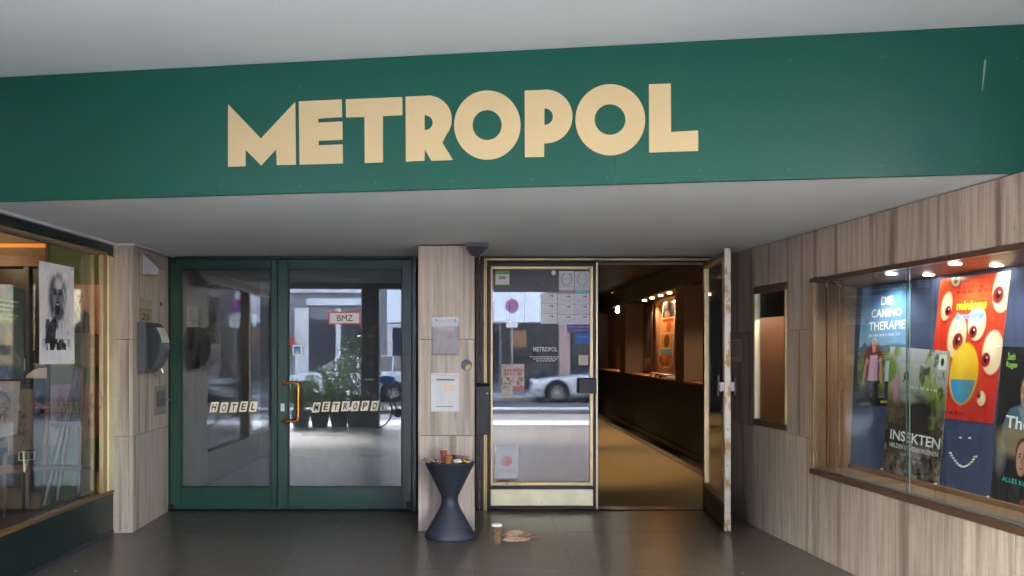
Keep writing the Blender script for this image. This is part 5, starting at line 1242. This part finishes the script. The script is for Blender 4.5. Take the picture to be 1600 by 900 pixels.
crumple(16, .13, .07, .05, 3, M['napkin'], (nq.x, nq.y, .001), 'napkin', 'crumpled brown napkin on the floor beside the coffee cup', 'napkin')
nq = P(828, 842, 7.15)
crumple(10, .085, .022, .01, 5, M['napkin'], (nq.x, nq.y, .001), 'napkin_scrap', 'thin torn napkin strip trailing right of the crumpled one', 'napkin')
q = P(697, 722, AY); t = cup(q.x - .02, AY + .02, .602, .032, .1, M['cup'], 'pink paper cup with white lid on top of the standing ashtray')
put('lid', MB().lathe([(.035, .1), (.035, .11), (.03, .112), (0, .112)], (q.x - .02, AY + .02, .602), 20), M['cuplid'], t, smooth=True)
t = cup(q.x + .02, AY - .07, .600, .034, .062, M['kraft'], 'squat kraft cup at the front of the standing ashtray', (.1, .08))
crumple(9, .035, .03, .022, 8, M['cuplid'], (AX + .06, AY - .06, .598), 'paper_ball', 'white paper ball among the litter on the standing ashtray', 'paper')
crumple(9, .04, .03, .022, 9, M['foilgold'], (AX + .12, AY - .02, .6), 'foil_wrapper', 'shiny gold foil wrapper on the standing ashtray', 'wrapper')
o = crumple(8, .075, .025, .014, 10, M['foilviolet'], (AX + .09, AY + .03, .63), 'sweet_wrapper', 'long violet wrapper lying across the ashtray litter', 'wrapper')
crumple(9, .06, .03, .03, 12, M['redwood'], (AX + .02, AY + .08, .6), 'leaf_heap', 'dark scrap heap at the back of the ashtray rim', 'litter')
o = crumple(8, .05, .03, .028, 13, M['napkin'], (AX - .17, AY - .02, .598), 'autumn_leaf', 'brown scrap hanging over the left rim of the ashtray', 'litter')
random.seed(11)
for i in range(16):
    a = random.uniform(0, 6.28); r_ = random.uniform(.03, .16); x, y = AX + r_ * math.cos(a), AY + r_ * math.sin(a); b = random.uniform(0, 6.28)
    p0_, p1_ = Vector((x, y, .606)), Vector((x + .03 * math.cos(b), y + .03 * math.sin(b), .608 + random.uniform(0, .02)))
    mb = MB().tube([p0_, p1_], .004, 6); mb.slot = 1; mb.tube([p1_, p1_ + (p1_ - p0_) * .5], .0042, 6)
    tag(put('cigarette_butt', mb, [M['cuplid'], M['kraft']], loc=p0_), 'stubbed cigarette butt in the sand of the standing ashtray', 'cigarette', 'cigarette butts in the ashtray')
for i, (px, py, s_, lab) in enumerate(((304, 813, .015, 'tiny pale scrap on the floor in front of the HOTEL letters'), (526, 823, .012, 'tiny pale scrap on the floor before the METROPOL leaf'), (1160, 828, .016, 'dry leaf on the floor by the open door leaf'), (118, 893, .014, 'tiny scrap on the floor below the dark green shop base'), (1160, 896, .008, 'tiny white speck at the lower right of the floor'), (282, 803, .014, 'dry leaf in the corner by the green door frame'))):
    Yd = 1.5 * FPX / (py - CYH); q = P(px, py, Yd)
    crumple(6, s_, s_ * .6, .003, i, M['kraft'] if i in (2, 5) else M['cuplid'], (q.x, q.y, .001), 'litter_scrap', lab, 'litter')

# ------------------------------------------------------------------ the street behind, mirrored in the panes
def RY(Yr): return 2 * (D - .028) - Yr        # depth in the mirror -> place
# dark blue street pillar
for X0, lab in ((-2.02, 'dark blue street pillar with stickers beside the planters'), (4.2, 'dark blue street pillar to the right of the camera')):
    t = thing('street_pillar', lab, 'pillar', (X0, -.9, 0), 'street pillars')
    put('shaft', MB().bbox(X0 - .17, X0 + .17, -1.07, -.73, 0.001, 2.719, .01), M['pillar_blue'], t)
    if X0 < 0:
        for i in range(8): put('sticker', MB().box(X0 + random.uniform(-.13, .05), X0 + random.uniform(.07, .12), -.7285, -.7275, .9 + i * .17, .95 + i * .17), M[random.choice(('cuplid', 'cup', 'yellow', 'slate'))], t)
def plant(x, y, h, w, n, label, seed, grp):
    r = random.Random(seed); t = thing('potted_shrub', label, 'plant', (x, y, 0), grp)
    put('pot', MB().lathe([(0, .001), (.15, .001), (.2, .3), (.215, .3), (.215, .33), (.19, .33), (.185, .29), (0, .29)], (x, y, 0), 20), M['potgreen'], t, smooth=True)
    put('soil', MB().lathe([(.186, .292), (0, .297)], (x, y, 0), 20), M['stem'], t)
    tips = []
    ms = MB()
    for i in range(9):
        a = r.uniform(0, 6.28); l = r.uniform(.5, 1) * h; q0 = Vector((x + .05 * math.cos(a), y + .05 * math.sin(a), .29)); q1 = Vector((x + w * .5 * math.cos(a), y + w * .3 * math.sin(a), .3 + l * .55)); q2 = Vector((x + w * math.cos(a) * r.uniform(.5, 1), y + w * .6 * math.sin(a), .3 + l))
        ms.tube([q0, q1, q2], [.012, .008, .004], 6); tips.append((q0, q1, q2))
    put('stem', ms, M['stem'], t)
    ml = MB()
    for i in range(n):
        q0, q1, q2 = r.choice(tips); s_ = r.uniform(.15, 1); p = q0.lerp(q1, s_ * 2) if s_ < .5 else q1.lerp(q2, s_ * 2 - 1)
        d = Vector((r.gauss(0, 1), r.gauss(0, 1), r.gauss(.2, .8))).normalized(); l = r.uniform(.06, .13); sd_ = d.cross(Vector((r.gauss(0, 1), r.gauss(0, 1), r.gauss(0, 1)))).normalized() * l * .16
        p = p + d * r.uniform(0, .07); ml.add([p, p + d * l * .5 + sd_, p + d * l, p + d * l * .5 - sd_], [(0, 1, 2, 3)])
    put('foliage', ml, M['leaf'], t, kind='stuff'); return t
for i, (px, h_, w_, lab) in enumerate(((500, .55, .35, 'low leafy shrub in a dark green pot, left of the row'), (530, 1.5, .4, 'tall loose shrub in a dark green pot, middle of the row'), (556, 1.55, .4, 'tall dense shrub in a dark green pot beside the street pillar'), (470, .7, .25, 'thin grassy shrub at the outer end of the row'))):
    plant((px - CX) * 17.6 / FPX, RY(17.6), h_, w_, 900, lab, i + 20, 'potted shrubs at the street edge')
# bicycle with blue saddle cover
bk = thing('bicycle', 'black bicycle with a blue saddle cover leaning by the street pillar', 'bicycle', ((585 - CX) * 17.1 / FPX, RY(17.1), 0))
bx_, by_ = bk.location.x, bk.location.y
for wx, nm in ((0, 'rear'), (1.06, 'front')):
    mw = MB(); ring = [(bx_ + wx + .335 * math.cos(R(a)), by_, .345 + .335 * math.sin(R(a))) for a in range(0, 361, 12)]
    mw.tube(ring, .014, 8, False); w0 = put('wheel', mw, M['tyre'], bk, smooth=True)
    ms = MB()
    for a in range(0, 360, 18): ms.tube([(bx_ + wx, by_, .345), (bx_ + wx + .33 * math.cos(R(a)), by_, .345 + .33 * math.sin(R(a)))], .0015, 4)
    put('spokes', ms, M['steel'], w0)
f_ = lambda x, z, y=0: (bx_ + x, by_ + y, z)
put('frame', MB().tube([f_(0, .345), f_(.44, .3)], .012).tube([f_(0, .345), f_(.3, .8)], .01).tube([f_(.44, .3), f_(.28, .88)], .016).tube([f_(.44, .3), f_(.9, .72)], .018).tube([f_(.3, .8), f_(.88, .84)], .016).tube([f_(.86, .95), f_(.92, .66), f_(1.06, .345)], .014), M['tyre'], bk, smooth=True)
put('handlebar', MB().tube([f_(.9, .98, -.26), f_(.94, 1.0, -.1), f_(.88, .97, 0), f_(.94, 1.0, .1), f_(.9, .98, .26)], .011), M['steel'], bk, smooth=True)
put('saddle_cover', MB().lathe([(0, -.16), (.05, -.14), (.09, -.05), (.1, .05), (.06, .14), (0, .16)], f_(.24, .93), 16, 'x'), M['saddleblue'], bk, smooth=True)
put('crank', MB().lathe([(0, 0), (.09, 0), (.09, .01), (0, .01)], f_(.44, .3, -.04), 20, 'y').tube([f_(.44, .3, -.06), f_(.55, .18, -.06)], .008).tube([f_(.44, .3, .06), f_(.33, .42, .06)], .008), M['steel'], bk)
# no-stopping sign
def nsign(px, Yr, lab):
    q = Vector(((px - CX) * Yr / FPX, RY(Yr), 0)); t = thing('no_stopping_sign', lab, 'sign', q)
    put('pole', MB().tube([(q.x, q.y, -.1), (q.x, q.y, 3.05)], .03, 12), M['steel'], t, smooth=True)
    put('disc', MB().lathe([(0, .035), (.21, .035), (.21, .042), (0, .042)], (q.x, q.y, 2.83), 32, 'y'), M['red'], t)
    put('disc_face', MB().lathe([(0, .043), (.165, .043), (.165, .046), (0, .046)], (q.x, q.y, 2.83), 32, 'y'), M['blue'], t)
    a, b = Vector((q.x - .12, q.y + .048, 2.95)), Vector((q.x + .12, q.y + .048, 2.71)); s_ = Vector((.017, 0, .017))
    put('bar', MB().prism([a - s_, a + s_, b + s_, b - s_], (0, .002, 0)).prism([Vector((2 * q.x - v.x, v.y + .003, v.z)) for v in (a - s_, a + s_, b + s_, b - s_)], (0, .002, 0)), M['red'], t)
    put('plate', MB().bbox(q.x - .17, q.x + .17, q.y + .03, q.y + .04, 2.4, 2.57, .003), M['white'], t); put('plate', MB().bbox(q.x - .17, q.x + .17, q.y + .03, q.y + .04, 2.18, 2.37, .003), M['white'], t)
nsign(800, 27, 'round blue and red no-stopping sign on a grey pole across the street')
nsign(392, 27, 'second no-stopping sign farther along the street')
# cars
def wheel(parent, x, y, r, z=.0, side=1):
    w0 = put('wheel', MB().lathe([(r * .62, -.1), (r * .97, -.1), (r, -.07), (r, .07), (r * .97, .1), (r * .62, .1), (r * .62, -.1)], (x, y, r + z), 32, 'y', False), M['tyre'], parent, smooth=True)
    mb = MB().lathe([(0, .085 * side), (r * .16, .1 * side), (r * .18, .085 * side), (r * .18, .07 * side)], (x, y, r + z), 20, 'y', False).lathe([(r * .58, .095 * side), (r * .64, .1 * side), (r * .62, .04 * side), (r * .56, .04 * side)], (x, y, r + z), 32, 'y', False)
    for k in range(10):
        a = 2 * math.pi * k / 10; a2 = a + .12; mb.tube([(x + r * .15 * math.cos(a), y + .08 * side, r + z + r * .15 * math.sin(a)), (x + r * .6 * math.cos(a2), y + .085 * side, r + z + r * .6 * math.sin(a2))], .018, 6)
    put('rim', mb, M['steel'], w0, smooth=True)
    put('brake_disc', MB().lathe([(0, .02 * side), (r * .55, .02 * side), (r * .55, .0), (0, 0)], (x, y, r + z), 24, 'y'), M['tyre'], w0)
def car(t, stations, roof, W, wx, r, z0):
    """stations: (x, z_bottom, z_top, half width); roof: (x, z, half width) or None"""
    ox, oy = t.location.x, t.location.y
    rings = []
    for (x, zb, zt, hw) in stations:
        zm = zb + (zt - zb) * .55; pts = []
        for s_ in (1, -1):
            q_ = [(ox + x, oy + s_ * hw * .90, zb + z0), (ox + x, oy + s_ * hw, zb + .12 + z0), (ox + x, oy + s_ * hw, zm + z0), (ox + x, oy + s_ * hw * .95, zt - .05 + z0), (ox + x, oy + s_ * hw * .82, zt + z0)]
            pts += q_ if s_ == 1 else q_[::-1]
        rings.append(pts)
    body = put('body', MB().loft(rings), M['silver'], t, smooth=True)
    mb = MB()
    for x in wx:
        for s_ in (1, -1): mb.lathe([(0, -.02), (r * 1.18, -.02), (r * 1.18, .004), (0, .004)], (ox + x, oy + s_ * (W - .003), r + z0), 32, 'y')
    put('wheel_arch', mb, M['tyre'], body)
    for x in wx:
        for s_ in (1, -1): wheel(t, ox + x, oy + s_ * (W - .085), r, z0, s_)
    if roof:
        rg = []
        for (x, zl, zh, hl, hh_) in roof: rg.append([(ox + x, oy + hl, zl + z0), (ox + x, oy + hh_, zh + z0), (ox + x, oy - hh_, zh + z0), (ox + x, oy - hl, zl + z0)])
        put('greenhouse', MB().loft(rg), M['carglass'], t, smooth=False)
        rt = MB()
        for (a, b) in zip(roof[:-1], roof[1:]):
            if a[2] > 1.15 or b[2] > 1.15: rt.loft([[(ox + s_[0], oy + s_[4] * 1.01, s_[2] + z0 - .02), (ox + s_[0], oy + s_[4] * .98, s_[2] + z0 + .012), (ox + s_[0], oy - s_[4] * .98, s_[2] + z0 + .012), (ox + s_[0], oy - s_[4] * 1.01, s_[2] + z0 - .02)] for s_ in (a, b)])
            for sg in (1, -1):
                pass
        put('roof', rt, M['silver'], t, smooth=False)
        pr_ = MB()
        for s_ in roof[1:-1]:
            for sg in (1, -1): pr_.tube([(ox + s_[0], oy + sg * s_[3] * 1.005, s_[1] + z0), (ox + s_[0], oy + sg * s_[4] * 1.005, s_[2] + z0)], .022, 6)
        put('window_pillar', pr_, M['silver'], t)
    return body
cxx = (830 - CX) * 27.6 / FPX; cyy = RY(27.6) - .9
rd = thing('parked_roadster', 'silver roadster parked across the street', 'car', (cxx + 2.05, cyy, -.13))
st_ = [(-2.05, .3, .58, .5), (-1.98, .2, .66, .68), (-1.75, .17, .73, .8), (-1.2, .16, .80, .88), (-.5, .16, .86, .89), (.2, .16, .88, .87), (1.0, .16, .88, .89), (1.6, .17, .86, .87), (1.95, .24, .82, .74), (2.05, .34, .74, .6)]
bd = car(rd, st_, [(-.15, .86, .88, .72, .7), (.3, .86, 1.2, .74, .56), (.8, .86, 1.27, .74, .56), (1.25, .86, 1.2, .72, .54), (1.6, .84, .88, .7, .6)], .89, (-1.25, 1.25), .33, -.13)
for s_ in (1, -1):
    put('headlight', MB().lathe([(0, -.14), (.06, -.1), (.08, 0), (.05, .1), (0, .14)], (cxx + .18, cyy + s_ * .67, .5), 16, 'x'), M['white'], bd, smooth=True)
put('grille', MB().bbox(cxx - .012, cxx + .02, cyy - .3, cyy + .3, .3, .42, .01), M['tyre'], bd)
cx2 = (448 - CX) * 28 / FPX
ht = thing('parked_estate_car', 'silver estate car parked across the street behind the shrubs', 'car', (cx2 + 2.0, RY(28) - .9, -.13))
st2 = [(-2.2, .35, .7, .6), (-2.1, .22, .82, .76), (-1.6, .18, .92, .86), (-.9, .17, .96, .88), (0, .17, .98, .88), (1.2, .17, 1.0, .88), (1.9, .18, 1.0, .86), (2.15, .24, .98, .78), (2.25, .36, .9, .7)]
car(ht, st2, [(-1.15, .95, .97, .76, .74), (-.5, .96, 1.36, .78, .6), (.2, .97, 1.45, .78, .62), (1.3, .98, 1.43, .78, .6), (1.8, .98, 1.36, .76, .56), (2.15, .96, 1.0, .72, .66)], .88, (-1.35, 1.3), .32, -.13)
# drain grate
q = ((505 - CX) * 15.8 / FPX, RY(15.8))
gr = thing('drain_grate', 'dark slotted drain grate set in the arcade floor near the street', 'grate', (q[0], q[1], 0))
put('rim', MB().ring([(q[0] - .4, q[1] - .07, .001), (q[0] + .4, q[1] - .07, .001), (q[0] + .4, q[1] + .07, .001), (q[0] - .4, q[1] + .07, .001)], [(q[0] - .385, q[1] - .055, .001), (q[0] + .385, q[1] - .055, .001), (q[0] + .385, q[1] + .055, .001), (q[0] - .385, q[1] + .055, .001)], (0, 0, .004)), M['bronze'], gr)
for i in range(24): put('bar', MB().box(q[0] - .38 + i * .0325, q[0] - .362 + i * .0325, q[1] - .054, q[1] + .054, .001, .004), M['tyre'], gr)

# houses across the street
OY = -15.4
def house(x0, x1, h, mat, lab, shop, floors=1, bays=4, depth=9):
    t = thing('town_house', lab, 'building', ((x0 + x1) / 2, OY - depth / 2, -.02), 'houses across the street')
    put('wall', MB().box(x0, x1, OY - depth, OY, -.02, h), mat, t)
    put('cornice', MB().bbox(x0, x1, OY + .002, OY + .22, h - .35, h - .1, .03), M['facade2'], t)
    bw = (x1 - x0) / bays; fh = (h - 4.2) / floors
    for f in range(floors):
        for b in range(bays):
            cx_ = x0 + (b + .5) * bw; z_ = 4.5 + f * fh
            w0 = put('window', MB().ring([(cx_ - .62, OY + .001, z_), (cx_ + .62, OY + .001, z_), (cx_ + .62, OY + .001, z_ + fh * .62), (cx_ - .62, OY + .001, z_ + fh * .62)], [(cx_ - .52, OY + .001, z_ + .1), (cx_ + .52, OY + .001, z_ + .1), (cx_ + .52, OY + .001, z_ + fh * .62 - .1), (cx_ - .52, OY + .001, z_ + fh * .62 - .1)], (0, .09, 0)), M['white'], t)
            put('pane', MB().box(cx_ - .52, cx_ + .52, OY + .002, OY + .03, z_ + .1, z_ + fh * .62 - .1), M['winglass'], w0)
    for (a, b, z0_, z1_, m_, nm, dp) in shop: put(nm, MB().bbox(a, b, OY + .003, OY + dp, z0_, z1_, .01), M[m_], t)
    return t
house(-22, -12.5, 6.6, M['facade2'], 'pale rendered house at the left end across the street', [(-21, -13, .5, 3.3, 'facade3', 'shopfront', .06)])
house(-12.5, -3.3, 6.9, M['facade1'], 'grey rendered house opposite with white doorway', [(-12, -9, .4, 3.2, 'winglass', 'shop_window', .06), (-8.4, -6.9, .4, 3.1, 'facade3', 'doorway', .08), (-6.4, -5.9, .0, 3.0, 'facade2', 'stone_pier', .14), (-5.88, -4.95, .0, 2.6, 'winglass', 'door', .05), (-9.0, -8.42, .0, 3.0, 'pinkstone', 'stone_pier', .12), (-12, -3.6, 3.55, 3.75, 'trimwhite', 'string_course', .12), (-4.93, -4.75, .0, 3.0, 'facade2', 'stone_pier', .14), (-6.9, -6.4, 1.6, 1.95, 'red', 'awning', .5), (-4.7, -3.7, .7, 3.0, 'winglass', 'shop_window', .06), (-6.0, -3.5, 3.1, 3.35, 'trimwhite', 'signboard', .1)])
house(-3.3, 7.6, 6.8, M['facade1'], 'house opposite with a long white shop signboard', [(-3.1, 2.5, 2.48, 3.65, 'signwhite', 'signboard', .14), (1.0, 3.0, .1, 2.45, 'facade3', 'shopfront', .05), (-3.1, -.2, .1, 2.45, 'facade2', 'shopfront', .05), (-2.9, -2.0, .2, 2.3, 'winglass', 'shop_window', .08), (-1.8, -.5, .6, 2.3, 'winglass', 'shop_window', .08), (1.3, 1.9, 1.6, 2.2, 'oak', 'wall_picture', .1), (2.1, 2.75, .3, 2.0, 'winglass', 'door', .08), (-.1, .9, .3, 2.4, 'winglass', 'shop_window', .06), (3.05, 3.45, .0, 3.6, 'pinkstone', 'stone_pier', .2), (3.5, 7.4, .4, 2.3, 'winglass', 'shop_window', .06), (3.5, 7.4, 2.35, 2.9, 'purple', 'signboard', .12), (4.0, 4.8, 1.7, 2.2, 'blue', 'hanging_sign', .3)])
house(24, 36, 6.5, M['facade2'], 'pale house at the right end across the street', [(25, 35, .4, 3.2, 'winglass', 'shop_window', .06)], bays=6)
